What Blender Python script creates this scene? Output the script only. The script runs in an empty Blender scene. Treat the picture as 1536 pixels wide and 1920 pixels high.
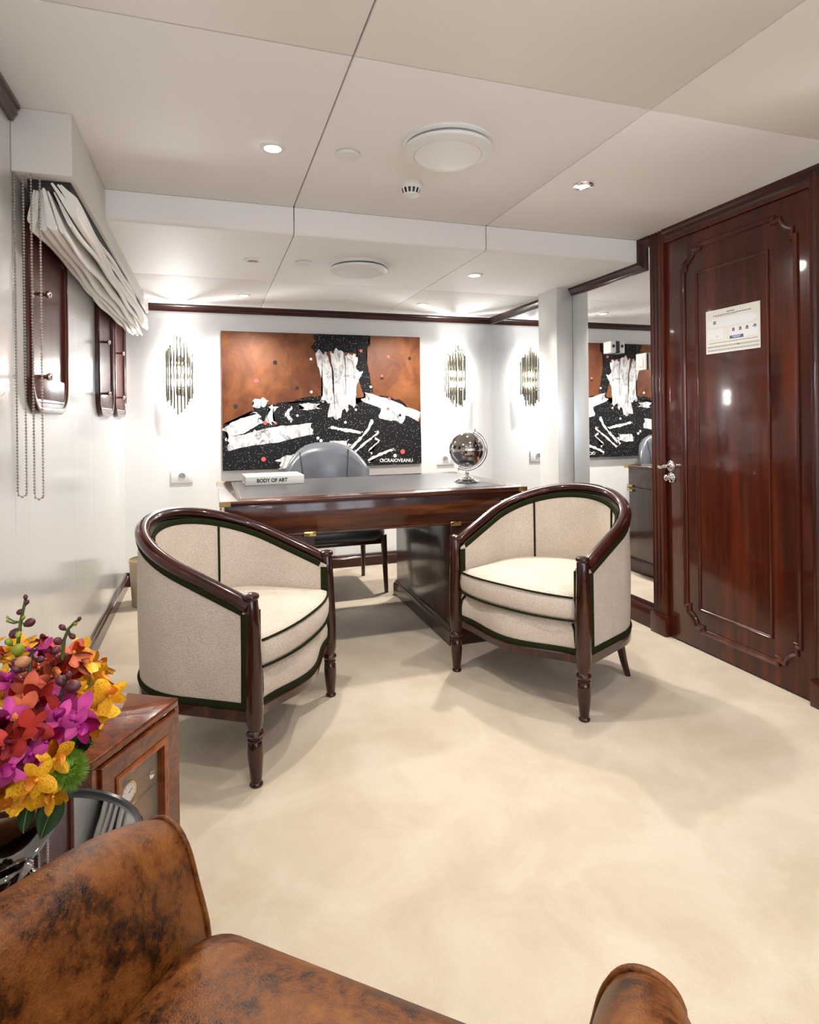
import bpy, bmesh, math, random
from mathutils import Vector, Matrix
random.seed(7)
PI = math.pi
scene = bpy.context.scene
COL = scene.collection

# ------------------------------------------------------------------ room dimensions (metres)
W = 2.968            # mirror / door wall
H1 = 2.211           # main ceiling
H2 = 2.081           # lowered ceiling over the desk
YS = -1.970          # where the ceiling steps down
YR = -7.4            # rear wall, behind the camera

# ------------------------------------------------------------------ camera
FPX = 1138.16
cam_d = bpy.data.cameras.new('camera')
cam_d.sensor_fit = 'HORIZONTAL'; cam_d.sensor_width = 36.0
cam_d.lens = FPX / 1536 * 36.0
cam_d.shift_y = -(960 - 785.9) / 1536
cam_d.clip_start = 0.02
cam = bpy.data.objects.new('camera', cam_d); COL.objects.link(cam)
_ya, _ro = math.radians(18.2973), math.radians(-0.7)
_F = Vector((math.sin(_ya), math.cos(_ya), 0)); _R = Vector((math.cos(_ya), -math.sin(_ya), 0)); _U = Vector((0, 0, 1))
_R2 = _R * math.cos(_ro) + _U * math.sin(_ro); _U2 = _U * math.cos(_ro) - _R * math.sin(_ro)
_m = Matrix((_R2, _U2, -_F)).transposed().to_4x4(); _m.translation = Vector((0.5894, -4.8724, 1.2))
cam.matrix_world = _m
scene.camera = cam

# ------------------------------------------------------------------ world, exposure
world = bpy.data.worlds.new('world'); scene.world = world; world.use_nodes = True
world.node_tree.nodes['Background'].inputs[0].default_value = (0.75, 0.85, 1.0, 1)
world.node_tree.nodes['Background'].inputs[1].default_value = 3.0
vs = scene.view_settings
vs.view_transform = 'Standard'; vs.look = 'None'; vs.gamma = 1.0; vs.use_curve_mapping = False
vs.exposure = 1.52
scene.cycles.use_denoising = True
scene.cycles.max_bounces = 8
scene.cycles.diffuse_bounces = 4
scene.cycles.glossy_bounces = 5
scene.cycles.transparent_max_bounces = 8
scene.cycles.sample_clamp_indirect = 6.0
scene.cycles.caustics_reflective = False
scene.cycles.caustics_refractive = False

DOWNLIGHT_W = 19.0       # each lit ceiling spot
SCONCE_W = 9.5           # each wall sconce bulb
ADDED_SCONCE_W = 5.5     # copies of these lamps, added unseen behind the viewer for fill
FILL_DAY_W = 1.0         # daylight through each added, unseen rear window

# ------------------------------------------------------------------ helpers
def tag(o, label=None, cat=None, group=None, kind=None):
    if label: o['label'] = label
    if cat: o['category'] = cat
    if group: o['group'] = group
    if kind: o['kind'] = kind
    return o

def thing(name, loc=(0, 0, 0), rz=0.0, label=None, cat=None, group=None, kind=None):
    o = bpy.data.objects.new(name, None); COL.objects.link(o)
    o.location = loc; o.rotation_euler = (0, 0, rz); o.empty_display_size = 0.05
    return tag(o, label, cat, group, kind)

def mesh_obj(name, me, parent=None):
    o = bpy.data.objects.new(name, me); COL.objects.link(o)
    if parent: o.parent = parent
    return o

def obj(name, bm, mat, parent=None, smooth=40, kind=None, label=None):
    bmesh.ops.recalc_face_normals(bm, faces=bm.faces)
    me = bpy.data.meshes.new(name); bm.to_mesh(me); bm.free()
    if smooth:
        for p in me.polygons: p.use_smooth = True
        try: me.set_sharp_from_angle(angle=math.radians(smooth))
        except Exception: pass
    me.materials.append(mat)
    o = mesh_obj(name, me, parent)
    return tag(o, label, None, None, kind)

def BM(): return bmesh.new()

def box(bm, x0, x1, y0, y1, z0, z1, bev=0.0, seg=2, M=None):
    t = bmesh.new()
    v = [t.verts.new((x, y, z)) for x in (x0, x1) for y in (y0, y1) for z in (z0, z1)]
    for f in ((0, 1, 3, 2), (4, 6, 7, 5), (0, 4, 5, 1), (2, 3, 7, 6), (0, 2, 6, 4), (1, 5, 7, 3)):
        t.faces.new([v[i] for i in f])
    bmesh.ops.recalc_face_normals(t, faces=t.faces)
    if bev > 0: bmesh.ops.bevel(t, geom=t.edges[:], offset=bev, segments=seg, affect='EDGES', profile=0.5)
    merge(bm, t, M); return bm

def merge(bm, t, M=None):
    if M is not None: bmesh.ops.transform(t, matrix=M, verts=t.verts)
    vm = [bm.verts.new(v.co) for v in t.verts]
    t.verts.index_update()
    for f in t.faces:
        try: bm.faces.new([vm[v.index] for v in f.verts])
        except ValueError: pass
    t.free()

def lathe(bm, prof, seg=24, c=(0, 0, 0), M=None, cap=True):
    """prof: list of (r, z) bottom to top, around z axis at c"""
    t = bmesh.new(); rings = []
    for r, z in prof:
        if r < 1e-6: rings.append([t.verts.new((c[0], c[1], c[2] + z))])
        else: rings.append([t.verts.new((c[0] + r * math.cos(2 * PI * k / seg), c[1] + r * math.sin(2 * PI * k / seg), c[2] + z)) for k in range(seg)])
    for a, b in zip(rings, rings[1:]):
        for k in range(seg):
            j = (k + 1) % seg
            if len(a) == 1 and len(b) == 1: continue
            if len(a) == 1: t.faces.new((a[0], b[j], b[k]))
            elif len(b) == 1: t.faces.new((a[k], a[j], b[0]))
            else: t.faces.new((a[k], a[j], b[j], b[k]))
    if cap:
        if len(rings[0]) > 1: t.faces.new(rings[0][::-1])
        if len(rings[-1]) > 1: t.faces.new(rings[-1])
    merge(bm, t, M); return bm

def cyl(bm, p0, p1, r0, r1=None, seg=12):
    p0, p1 = Vector(p0), Vector(p1); r1 = r0 if r1 is None else r1
    d = p1 - p0; L = d.length
    M = Matrix.Translation(p0) @ d.to_track_quat('Z', 'Y').to_matrix().to_4x4()
    return lathe(bm, [(r0, 0), (r1, L)], seg, M=M)

def tube(bm, pts, rad, seg=8, closed=False, sx=1.0, up=None, cap=True):
    """round (or elliptical) tube along pts; rad float or list; sx stretches along the side axis"""
    pts = [Vector(p) for p in pts]; n = len(pts)
    rr = rad if isinstance(rad, (list, tuple)) else [rad] * n
    t = bmesh.new(); rings = []; side_prev = None
    for i, p in enumerate(pts):
        if closed: d = pts[(i + 1) % n] - pts[i - 1]
        else: d = pts[min(i + 1, n - 1)] - pts[max(i - 1, 0)]
        d.normalize()
        if up is not None:
            s = d.cross(Vector(up))
            if s.length < 1e-4: s = d.orthogonal()
        elif side_prev is None: s = d.orthogonal()
        else: s = side_prev - d * side_prev.dot(d)
        s.normalize(); side_prev = s; u = s.cross(d).normalized()
        rings.append([t.verts.new(p + (s * math.cos(a) * sx + u * math.sin(a)) * rr[i]) for a in [2 * PI * k / seg for k in range(seg)]])
    m = n if closed else n - 1
    for i in range(m):
        a, b = rings[i], rings[(i + 1) % n]
        for k in range(seg):
            j = (k + 1) % seg; t.faces.new((a[k], a[j], b[j], b[k]))
    if not closed and cap:
        t.faces.new(rings[0][::-1]); t.faces.new(rings[-1])
    merge(bm, t); return bm

def offset_path(path, d, closed):
    """mitred offset of a 2D path to its left by d"""
    n = len(path); out = []
    for i in range(n):
        p = Vector(path[i])
        a = Vector(path[i - 1]) if (i > 0 or closed) else None
        b = Vector(path[(i + 1) % n]) if (i < n - 1 or closed) else None
        ns = []
        if a is not None: e = (p - a).normalized(); ns.append(Vector((-e.y, e.x)))
        if b is not None: e = (b - p).normalized(); ns.append(Vector((-e.y, e.x)))
        if len(ns) == 1: out.append(p + ns[0] * d)
        else:
            m = (ns[0] + ns[1]); L = m.length
            if L < 1e-6: out.append(p + ns[0] * d)
            else:
                m /= L; c = max(0.35, m.dot(ns[0])); out.append(p + m * (d / c))
    return out

def moulding(bm, path, prof, mapf, closed=False):
    """sweep prof [(offset, height)] along a 2D path; mapf(a, b, h) -> 3D"""
    rings = []
    for off, h in prof:
        rings.append([bm.verts.new(mapf(p[0], p[1], h)) for p in offset_path(path, off, closed)])
    n = len(path); m = n if closed else n - 1
    for a, b in zip(rings, rings[1:]):
        for i in range(m):
            j = (i + 1) % n; bm.faces.new((a[i], a[j], b[j], b[i]))
    if not closed:
        for e in (0, n - 1):
            try: bm.faces.new([r[e] for r in rings])
            except ValueError: pass
    return bm

def prism(bm, poly, h0, h1, mapf, bev=0):
    t = bmesh.new()
    a = [t.verts.new(mapf(p[0], p[1], h0)) for p in poly]; b = [t.verts.new(mapf(p[0], p[1], h1)) for p in poly]
    n = len(poly)
    t.faces.new(a[::-1]); top = t.faces.new(b)
    for i in range(n): t.faces.new((a[i], a[(i + 1) % n], b[(i + 1) % n], b[i]))
    if bev: bmesh.ops.bevel(t, geom=[e for e in top.edges], offset=bev, segments=2, affect='EDGES', profile=0.5)
    merge(bm, t); return bm

def grid(bm, rows, closed_u=False):
    """rows: list of equal-length lists of points -> quad surface"""
    vs_ = [[bm.verts.new(p) for p in r] for r in rows]
    n = len(rows[0]); m = n if closed_u else n - 1
    for a, b in zip(vs_, vs_[1:]):
        for i in range(m):
            j = (i + 1) % n; bm.faces.new((a[i], a[j], b[j], b[i]))
    return vs_

def copy_tree(o, parent=None):
    c = o.copy(); COL.objects.link(c); c.parent = parent
    for ch in list(o.children): copy_tree(ch, c)
    return c

XY = lambda a, b, h: (a, b, h)

# ------------------------------------------------------------------ materials
def mat(name, col, rough=0.5, metal=0.0, coat=0.0, coat_r=0.05, spec=0.5, emit=None, es=0.0, sheen=0.0):
    m = bpy.data.materials.new(name); m.use_nodes = True
    b = m.node_tree.nodes['Principled BSDF']
    b.inputs['Base Color'].default_value = (*col, 1); b.inputs['Roughness'].default_value = rough
    b.inputs['Metallic'].default_value = metal; b.inputs['Coat Weight'].default_value = coat
    b.inputs['Coat Roughness'].default_value = coat_r; b.inputs['Specular IOR Level'].default_value = spec
    b.inputs['Sheen Weight'].default_value = sheen
    if emit: b.inputs['Emission Color'].default_value = (*emit, 1); b.inputs['Emission Strength'].default_value = es
    return m

class NT:
    def __init__(s, m): s.m = m; s.t = m.node_tree; s.b = s.t.nodes['Principled BSDF']
    def n(s, kind, **kw):
        nd = s.t.nodes.new(kind)
        for k, v in kw.items():
            if k in nd.inputs: nd.inputs[k].default_value = v
            else: setattr(nd, k, v)
        return nd
    def l(s, a, b): s.t.links.new(a, b)
    def coord(s, scale=(1, 1, 1), rot=(0, 0, 0), src='Object'):
        tc = s.n('ShaderNodeTexCoord'); mp = s.n('ShaderNodeMapping')
        mp.inputs['Scale'].default_value = scale; mp.inputs['Rotation'].default_value = rot
        s.l(tc.outputs[src], mp.inputs['Vector']); return mp.outputs['Vector']
    def ramp(s, fac, stops):
        r = s.n('ShaderNodeValToRGB'); el = r.color_ramp.elements
        while len(el) < len(stops): el.new(0.5)
        for e, (p, c) in zip(el, stops): e.position = p; e.color = (*c, 1) if len(c) == 3 else c
        s.l(fac, r.inputs['Fac']); return r.outputs['Color']
    def bump(s, h, strength=0.2, dist=0.01):
        bp = s.n('ShaderNodeBump', Strength=strength, Distance=dist)
        s.l(h, bp.inputs['Height']); s.l(bp.outputs['Normal'], s.b.inputs['Normal']); return bp

def wood(name, dark, mid, light, scale=(14, 14, 1.2), rough=0.25, coat=0.8, coat_r=0.08, seed=0.0, burl=False):
    m = mat(name, mid, rough, coat=coat, coat_r=coat_r); t = NT(m)
    t.b.inputs['Coat IOR'].default_value = 1.38; t.b.inputs['Specular IOR Level'].default_value = 0.22
    v = t.coord(scale)
    n1 = t.n('ShaderNodeTexNoise', Scale=1.0, Detail=6.0, Roughness=0.6, Distortion=(2.5 if burl else 0.6))
    n1.noise_dimensions = '4D'; n1.inputs['W'].default_value = seed
    t.l(v, n1.inputs['Vector'])
    c = t.ramp(n1.outputs['Fac'], [(0.30, dark), (0.5, mid), (0.72, light)])
    t.l(c, t.b.inputs['Base Color'])
    return m

MAHOG = wood('mahogany', (0.020, 0.0032, 0.0018), (0.058, 0.0088, 0.0034), (0.125, 0.023, 0.0075), (16, 16, 1.1), 0.28, 0.85, 0.07)
SHUTTER = wood('shutter_mahogany', (0.024, 0.003, 0.003), (0.062, 0.008, 0.006), (0.11, 0.016, 0.010), (16, 16, 1.1), 0.4, 0.25, 0.18, 6.0)
SHUTTER.node_tree.nodes['Principled BSDF'].inputs['Specular IOR Level'].default_value = 0.12
MAHOG_Y = wood('mahogany_trim_y', (0.014, 0.003, 0.002), (0.032, 0.006, 0.004), (0.06, 0.012, 0.006), (18, 1.2, 18), 0.3, 0.7, 0.08)
MAHOG_X = wood('mahogany_trim_x', (0.014, 0.003, 0.002), (0.032, 0.006, 0.004), (0.06, 0.012, 0.006), (1.2, 18, 18), 0.3, 0.7, 0.08)
DESKWOOD = wood('desk_rosewood', (0.012, 0.003, 0.002), (0.055, 0.013, 0.004), (0.16, 0.045, 0.010), (1.6, 22, 22), 0.3, 0.9, 0.08, 3.0)
DESKWOOD_V = wood('desk_rosewood_dark', (0.016, 0.005, 0.003), (0.038, 0.012, 0.006), (0.075, 0.025, 0.010), (18, 18, 1.4), 0.28, 0.8, 0.12, 5.0)
CHAIRWOOD = wood('chair_walnut', (0.010, 0.0022, 0.0015), (0.028, 0.006, 0.0028), (0.066, 0.016, 0.0055), (22, 22, 2), 0.25, 1.0, 0.05, 1.0)
CHAIRWOOD_D = wood('chair_walnut_rail', (0.011, 0.0022, 0.0015), (0.030, 0.005, 0.0028), (0.066, 0.0125, 0.005), (4, 4, 4), 0.22, 1.0, 0.05, 2.0)
BURL = wood('burl_veneer', (0.05, 0.011, 0.004), (0.13, 0.028, 0.007), (0.23, 0.060, 0.014), (14, 14, 14), 0.2, 1.0, 0.03, 8.0, True)
BURL_EDGE = wood('burl_edge', (0.16, 0.04, 0.012), (0.25, 0.065, 0.018), (0.34, 0.10, 0.03), (10, 10, 10), 0.25, 0.8, 0.06, 9.0, True)

WALLM = mat('wall_white', (0.785, 0.79, 0.79), 0.32, coat=0.25, coat_r=0.25)
t = NT(WALLM); n = t.n('ShaderNodeTexNoise', Scale=1.0, Detail=3.0); t.l(t.coord((9, 9, 1.1)), n.inputs['Vector']); t.bump(n.outputs['Fac'], 0.12, 0.02)
LACQ = mat('wall_lacquer', (0.69, 0.685, 0.675), 0.22, coat=0.5, coat_r=0.12)
t = NT(LACQ); n = t.n('ShaderNodeTexNoise', Scale=1.0, Detail=4.0, Distortion=0.8); t.l(t.coord((5, 5, 0.8)), n.inputs['Vector']); t.bump(n.outputs['Fac'], 0.12, 0.02)
CEILM = mat('ceiling_panel', (0.89, 0.875, 0.855), 0.6)
SEAMM = mat('ceiling_gap', (0.30, 0.27, 0.24), 0.8)
PELM = mat('pelmet_cream', (0.72, 0.68, 0.63), 0.55)
MIRROR = mat('mirror_glass', (0.93, 0.94, 0.95), 0.012, 1.0)
PILLARM = mat('pillar_satin_grey', (0.70, 0.70, 0.69), 0.3, 0.35)
CHROME = mat('chrome', (0.82, 0.82, 0.82), 0.06, 1.0)
SMOKECHROME = mat('smoked_chrome', (0.42, 0.40, 0.39), 0.05, 1.0)
BRASS = mat('brass', (0.62, 0.44, 0.16), 0.2, 1.0)
TUBEM = mat('sconce_nickel_brass', (0.30, 0.28, 0.21), 0.14, 1.0)
WHITEP = mat('white_plastic', (0.82, 0.82, 0.80), 0.35)
GREYP = mat('grey_plastic', (0.33, 0.33, 0.33), 0.4)
BLACKP = mat('black_plastic', (0.015, 0.015, 0.016), 0.35)
LAMP_ON = mat('lamp_lit', (1, 1, 1), 0.5, emit=(1.0, 0.93, 0.80), es=14.0)
LAMP_DIM = mat('lamp_half_lit', (0.9, 0.9, 0.9), 0.4, emit=(1.0, 0.95, 0.86), es=1.2)
BULB = mat('sconce_bulb', (1, 1, 1), 0.5, emit=(1.0, 0.95, 0.86), es=18.0)
LENS_OFF = mat('lamp_unlit', (0.35, 0.35, 0.35), 0.15, 0.4)
DARKGAP = mat('dark_gap', (0.02, 0.018, 0.016), 0.7)

# carpet: cream cut pile with brushed patches
CARPET = mat('carpet_cream', (0.72, 0.60, 0.45), 0.95, sheen=0.25, spec=0.1); t = NT(CARPET)
n1 = t.n('ShaderNodeTexNoise', Scale=3.6, Detail=5.0, Roughness=0.6, Distortion=0.5); t.l(t.coord(), n1.inputs['Vector'])
n2 = t.n('ShaderNodeTexNoise', Scale=420.0, Detail=2.0); t.l(t.coord(), n2.inputs['Vector'])
c1 = t.ramp(n1.outputs['Fac'], [(0.36, (0.545, 0.455, 0.34)), (0.5, (0.595, 0.505, 0.388)), (0.62, (0.635, 0.55, 0.436))])
mx = t.n('ShaderNodeMix', data_type='RGBA', blend_type='MULTIPLY'); mx.inputs[0].default_value = 0.35
t.l(c1, mx.inputs[6]); t.l(n2.outputs['Fac'], mx.inputs[7]); 
mr = t.n('ShaderNodeMapRange'); mr.inputs['To Min'].default_value = 0.55; mr.inputs['To Max'].default_value = 1.35
t.l(n2.outputs['Fac'], mr.inputs['Value']); t.l(mr.outputs['Result'], mx.inputs[7])
t.l(mx.outputs[2], t.b.inputs['Base Color']); t.bump(n2.outputs['Fac'], 0.5, 0.006)

def fabric(name, col, col2, sc=260, bump=0.35):
    m = mat(name, col, 0.95, sheen=0.0, spec=0.08); t = NT(m); v = t.coord()
    w = t.n('ShaderNodeTexVoronoi', Scale=float(sc)); t.l(v, w.inputs['Vector'])
    nn = t.n('ShaderNodeTexNoise', Scale=9.0, Detail=3.0); t.l(v, nn.inputs['Vector'])
    a = t.n('ShaderNodeMath', operation='ADD'); t.l(w.outputs['Distance'], a.inputs[0]); 
    sb = t.n('ShaderNodeMath', operation='MULTIPLY'); sb.inputs[1].default_value = 0.45; t.l(nn.outputs['Fac'], sb.inputs[0]); t.l(sb.outputs[0], a.inputs[1])
    t.l(t.ramp(a.outputs[0], [(0.2, col), (0.95, col2)]), t.b.inputs['Base Color'])
    wv = t.n('ShaderNodeTexWave', wave_type='BANDS', bands_direction='Z', Scale=58.0, Distortion=1.2); t.l(v, wv.inputs['Vector']); wv.inputs['Detail Scale'].default_value = 8.0
    ad = t.n('ShaderNodeMath', operation='MULTIPLY_ADD'); ad.inputs[1].default_value = 0.5; t.l(wv.outputs['Fac'], ad.inputs[0]); t.l(w.outputs['Distance'], ad.inputs[2])
    t.bump(ad.outputs[0], bump, 0.004); return m
UPH = fabric('chair_weave_beige', (0.77, 0.69, 0.61), (0.53, 0.455, 0.385))
PIPE = fabric('green_braid', (0.030, 0.037, 0.012), (0.012, 0.016, 0.005), 500)
CLOTH = mat('blind_linen', (0.88, 0.855, 0.80), 0.85, sheen=0.2)
t = NT(CLOTH); n = t.n('ShaderNodeTexNoise', Scale=1.0, Detail=3.0); t.l(t.coord((120, 6, 120)), n.inputs['Vector']); t.bump(n.outputs['Fac'], 0.2, 0.006)
BLACKLEATHER = mat('black_leather', (0.035, 0.037, 0.042), 0.32, spec=0.6)
GREYLEATHER = mat('slate_leather', (0.10, 0.11, 0.13), 0.28, spec=0.8)
DESKLEATHER = mat('desk_leather', (0.05, 0.052, 0.058), 0.32, spec=0.6)

LEATHER = mat('distressed_brown_leather', (0.2, 0.07, 0.02), 0.42, spec=0.3); t = NT(LEATHER); v = t.coord()
a = t.n('ShaderNodeTexNoise', Scale=11.0, Detail=9.0, Roughness=0.72, Distortion=0.3); t.l(v, a.inputs['Vector'])
b_ = t.n('ShaderNodeTexNoise', Scale=70.0, Detail=5.0, Roughness=0.7); t.l(v, b_.inputs['Vector'])
s_ = t.n('ShaderNodeMath', operation='MULTIPLY_ADD'); s_.inputs[1].default_value = 0.45; t.l(b_.outputs['Fac'], s_.inputs[0]); t.l(a.outputs['Fac'], s_.inputs[2])
t.l(t.ramp(s_.outputs[0], [(0.54, (0.012, 0.004, 0.002)), (0.63, (0.055, 0.016, 0.003)), (0.72, (0.14, 0.043, 0.007)), (0.90, (0.23, 0.084, 0.017))]), t.b.inputs['Base Color'])
t.l(t.ramp(s_.outputs[0], [(0.5, (0.30, 0.30, 0.30)), (0.8, (0.48, 0.48, 0.48))]), t.b.inputs['Roughness'])
cr = t.n('ShaderNodeTexVoronoi', Scale=320.0); t.l(v, cr.inputs['Vector']); t.bump(cr.outputs['Distance'], 0.18, 0.004)

COPPER = mat('copper_leaf_ground', (0.50, 0.20, 0.07), 0.55, 0.25); t = NT(COPPER)
n = t.n('ShaderNodeTexNoise', Scale=1.0, Detail=6.0, Roughness=0.6, Distortion=0.8); t.l(t.coord((5, 5, 4)), n.inputs['Vector'])
t.l(t.ramp(n.outputs['Fac'], [(0.3, (0.07, 0.018, 0.004)), (0.5, (0.135, 0.040, 0.010)), (0.68, (0.215, 0.074, 0.020))]), t.b.inputs['Base Color'])
BLACKPAINT = mat('black_paint', (0.012, 0.012, 0.013), 0.5, spec=0.15); t = NT(BLACKPAINT)
n = t.n('ShaderNodeTexVoronoi', Scale=75.0); t.l(t.coord(), n.inputs['Vector'])
t.l(t.ramp(n.outputs['Distance'], [(0.10, (0.75, 0.75, 0.75)), (0.17, (0.012, 0.012, 0.013))]), t.b.inputs['Base Color'])
WHITEPAINT = mat('white_grey_paint', (0.75, 0.75, 0.74), 0.45); t = NT(WHITEPAINT)
n = t.n('ShaderNodeTexNoise', Scale=1.0, Detail=7.0, Roughness=0.7, Distortion=1.5); t.l(t.coord((14, 14, 7)), n.inputs['Vector'])
t.l(t.ramp(n.outputs['Fac'], [(0.33, (0.12, 0.12, 0.13)), (0.44, (0.48, 0.48, 0.50)), (0.54, (0.80, 0.80, 0.79))]), t.b.inputs['Base Color'])
PLAINWHITE = mat('plain_white_paint', (0.80, 0.80, 0.78), 0.4)
CORALPAINT = mat('coral_paint', (0.72, 0.10, 0.09), 0.4)
PLAINBLACK = mat('plain_black', (0.01, 0.01, 0.011), 0.4)

def pane_mat(name, refl):
    m = bpy.data.materials.new(name); m.use_nodes = True; _t = m.node_tree; _t.nodes.clear()
    _o = _t.nodes.new('ShaderNodeOutputMaterial'); _x = _t.nodes.new('ShaderNodeMixShader'); _a = _t.nodes.new('ShaderNodeBsdfTransparent'); _g = _t.nodes.new('ShaderNodeBsdfGlossy'); _g.inputs['Roughness'].default_value = 0.02
    _x.inputs[0].default_value = refl; _t.links.new(_a.outputs[0], _x.inputs[1]); _t.links.new(_g.outputs[0], _x.inputs[2]); _t.links.new(_x.outputs[0], _o.inputs[0])
    return m
PANE = pane_mat('window_pane', 0.06); CABGLASS = pane_mat('cabinet_glass', 0.09)

# ------------------------------------------------------------------ lamps
def spot(name, loc, watts, col=(1.0, 0.945, 0.87), size=150, blend=0.9, rad=0.04, parent=None):
    l = bpy.data.lights.new(name, 'SPOT'); l.energy = watts; l.color = col; l.spot_size = math.radians(size); l.spot_blend = blend; l.shadow_soft_size = rad
    o = bpy.data.objects.new(name, l); COL.objects.link(o); o.location = loc
    if parent: o.parent = parent
    return o
def point(name, loc, watts, col, rad, parent=None):
    l = bpy.data.lights.new(name, 'POINT'); l.energy = watts; l.color = col; l.shadow_soft_size = rad
    o = bpy.data.objects.new(name, l); COL.objects.link(o); o.location = loc
    if parent: o.parent = parent
    return o

# ================================================================== THE ROOM
bm = BM(); box(bm, -0.1, W + 0.1, YR, 0.1, -0.08, 0.0)
tag(obj('floor', bm, CARPET, smooth=0), 'cream cut pile carpet over the whole floor', kind='structure')
bm = BM(); box(bm, -0.1, 0.0, YR, 0.0, 0, H1 + 0.05)
tag(obj('wall_left', bm, LACQ, smooth=0), 'glossy white side wall with the shuttered windows', kind='structure')
bm = BM(); box(bm, -0.1, W + 0.1, 0.0, 0.1, 0, H1 + 0.05)
tag(obj('wall_back', bm, WALLM, smooth=0), 'white end wall behind the desk', kind='structure')
bm = BM(); box(bm, W + 0.006, W + 0.1, YR, 0.0, 0, H1 + 0.05)
wr = tag(obj('wall_right', bm, MAHOG, smooth=0), 'mahogany side wall around the door', kind='structure')
RWIN = [(0.25, 1.35), (1.62, 2.72)]; RZ0, RZ1 = 0.75, 1.95
bm = BM(); box(bm, -0.1, W + 0.1, YR - 0.1, YR, 0, RZ0); box(bm, -0.1, W + 0.1, YR - 0.1, YR, RZ1, H1 + 0.05)
for a_, b_ in ((-0.1, RWIN[0][0]), (RWIN[0][1], RWIN[1][0]), (RWIN[1][1], W + 0.1)): box(bm, a_, b_, YR - 0.1, YR, RZ0, RZ1)
tag(obj('wall_rear', bm, WALLM, smooth=0), 'white rear wall behind the viewer', kind='structure')

# ceiling : backing + panels
ceil = thing('ceiling', (0, 0, H1), kind='structure'); ceil['label'] = 'cream panelled ceiling stepping down over the desk'
bm = BM(); box(bm, -0.1, W + 0.1, YR, 0.1, 0.035, 0.09); obj('ceiling_backing', bm, SEAMM, ceil, 0)
xs = [0.0, 0.984, 1.986, W]; G = 0.0022
ys = [YS, -3.222, -4.47, -5.72, YR]
for i in range(3):
    for j in range(4):
        x0 = xs[i] + (G if i else 0); x1 = xs[i + 1] - (G if i < 2 else 0)
        bm = BM(); box(bm, x0, x1, ys[j + 1] + G, ys[j] - (G if j else 0), 0, 0.035, 0.004, 2)
        obj('ceiling_panel', bm, CEILM, ceil, 30)
YC = -0.965
for i in range(3):
    x0 = (xs[i] if i else 0.0) + (G if i else 0); x1 = xs[i + 1] - (G if i < 2 else 0)
    dz = H2 - H1; r = 0.022
    prof = [(YS, 0.0)] + [(YS + r - r * math.cos(a), dz + r - r * math.sin(a)) for a in [k * PI / 2 / 6 for k in range(7)]] + [(YC - G - 0.003, dz), (YC - G, dz + 0.003), (YC - G, 0.0)]
    bm = BM(); prism(bm, prof, x0, x1, lambda a, b, h: (h, a, b)); obj('ceiling_panel', bm, CEILM, ceil, 30)
    bm = BM(); box(bm, x0, x1, YC + G, -0.0, dz, 0.0, 0.003, 2); obj('ceiling_panel', bm, CEILM, ceil, 30)
bm = BM(); box(bm, 0.01, W, YS + 0.03, -0.001, -0.10, -0.001); obj('ceiling_backing', bm, SEAMM, ceil, 0)

# crown mouldings (profile: offset from wall, height)
CROWN = [(0.0, -0.052), (0.012, -0.052), (0.016, -0.040), (0.024, -0.030), (0.024, -0.018), (0.032, -0.012), (0.032, 0.0), (0.0, 0.0)]
BASE = [(0.0, 0.0), (0.020, 0.0), (0.020, 0.070), (0.016, 0.076), (0.012, 0.080), (0.012, 0.092), (0.006, 0.100), (0.0, 0.100)]
def run(name, path, prof, z, m, parent=None, label=None):
    bm = BM(); moulding(bm, path, prof, lambda a, b, h: (a, b, z + h))
    o = obj(name, bm, m, parent, 30); 
    if label: o['label'] = label
    if not parent: o['kind'] = 'structure'
    return o
run('trim_1', [(W, -0.0005), (0.175, -0.0005)], CROWN, H2, MAHOG_X, label='dark mahogany crown moulding along the end wall')
# along the mirror, stepping up with the ceiling (swept on the wall plane)
stp = [(-0.001, H2), (YS - 0.002, H2), (YS - 0.002, H1), (-2.07, H1)]
bm = BM(); moulding(bm, stp, [(0, 0.0), (0, 0.032), (0.016, 0.032), (0.022, 0.024), (0.034, 0.018), (0.044, 0.010), (0.052, 0.008), (0.052, 0.0)], lambda a, b, h: (W - h, a, b))
tag(obj('trim_2', bm, MAHOG_Y, None, 30), 'dark mahogany crown moulding stepping up above the mirror', kind='structure')
run('trim_3', [(W, YR + 0.01), (W, -2.176)], [(o * 1.1, h * 1.35) for o, h in CROWN], H1, MAHOG_Y, label='dark mahogany cornice above the door')
run('trim_4', [(0.0005, -2.66), (0.0005, YR + 0.01)], CROWN, H1, MAHOG_Y, label='dark mahogany crown moulding on the window wall')
run('baseboard_left', [(0.0005, -0.021), (0.0005, YR + 0.01)], BASE, 0, MAHOG_Y, label='dark stepped skirting along the window wall')
run('baseboard_back', [(W - 0.025, -0.0005), (0.0005, -0.0005)], [(o, h) for o, h in BASE], 0, MAHOG_X, label='dark skirting along the end wall')
run('baseboard_right', [(W, -2.07), (W, -0.001)], [(o, h * 1.4) for o, h in BASE], 0, MAHOG_Y, label='dark skirting under the mirror')
run('baseboard_rear', [(W - 0.03, YR + 0.0005), (0.03, YR + 0.0005)][::-1], BASE, 0, MAHOG_X)

# wall mirror
bm = BM(); box(bm, W, W + 0.0055, -2.069, -0.001, 0.14, H1 - 0.005)
tag(obj('wall_mirror', bm, MIRROR, None, 0), 'frameless mirror covering the wall between desk and door', 'mirror')

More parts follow.
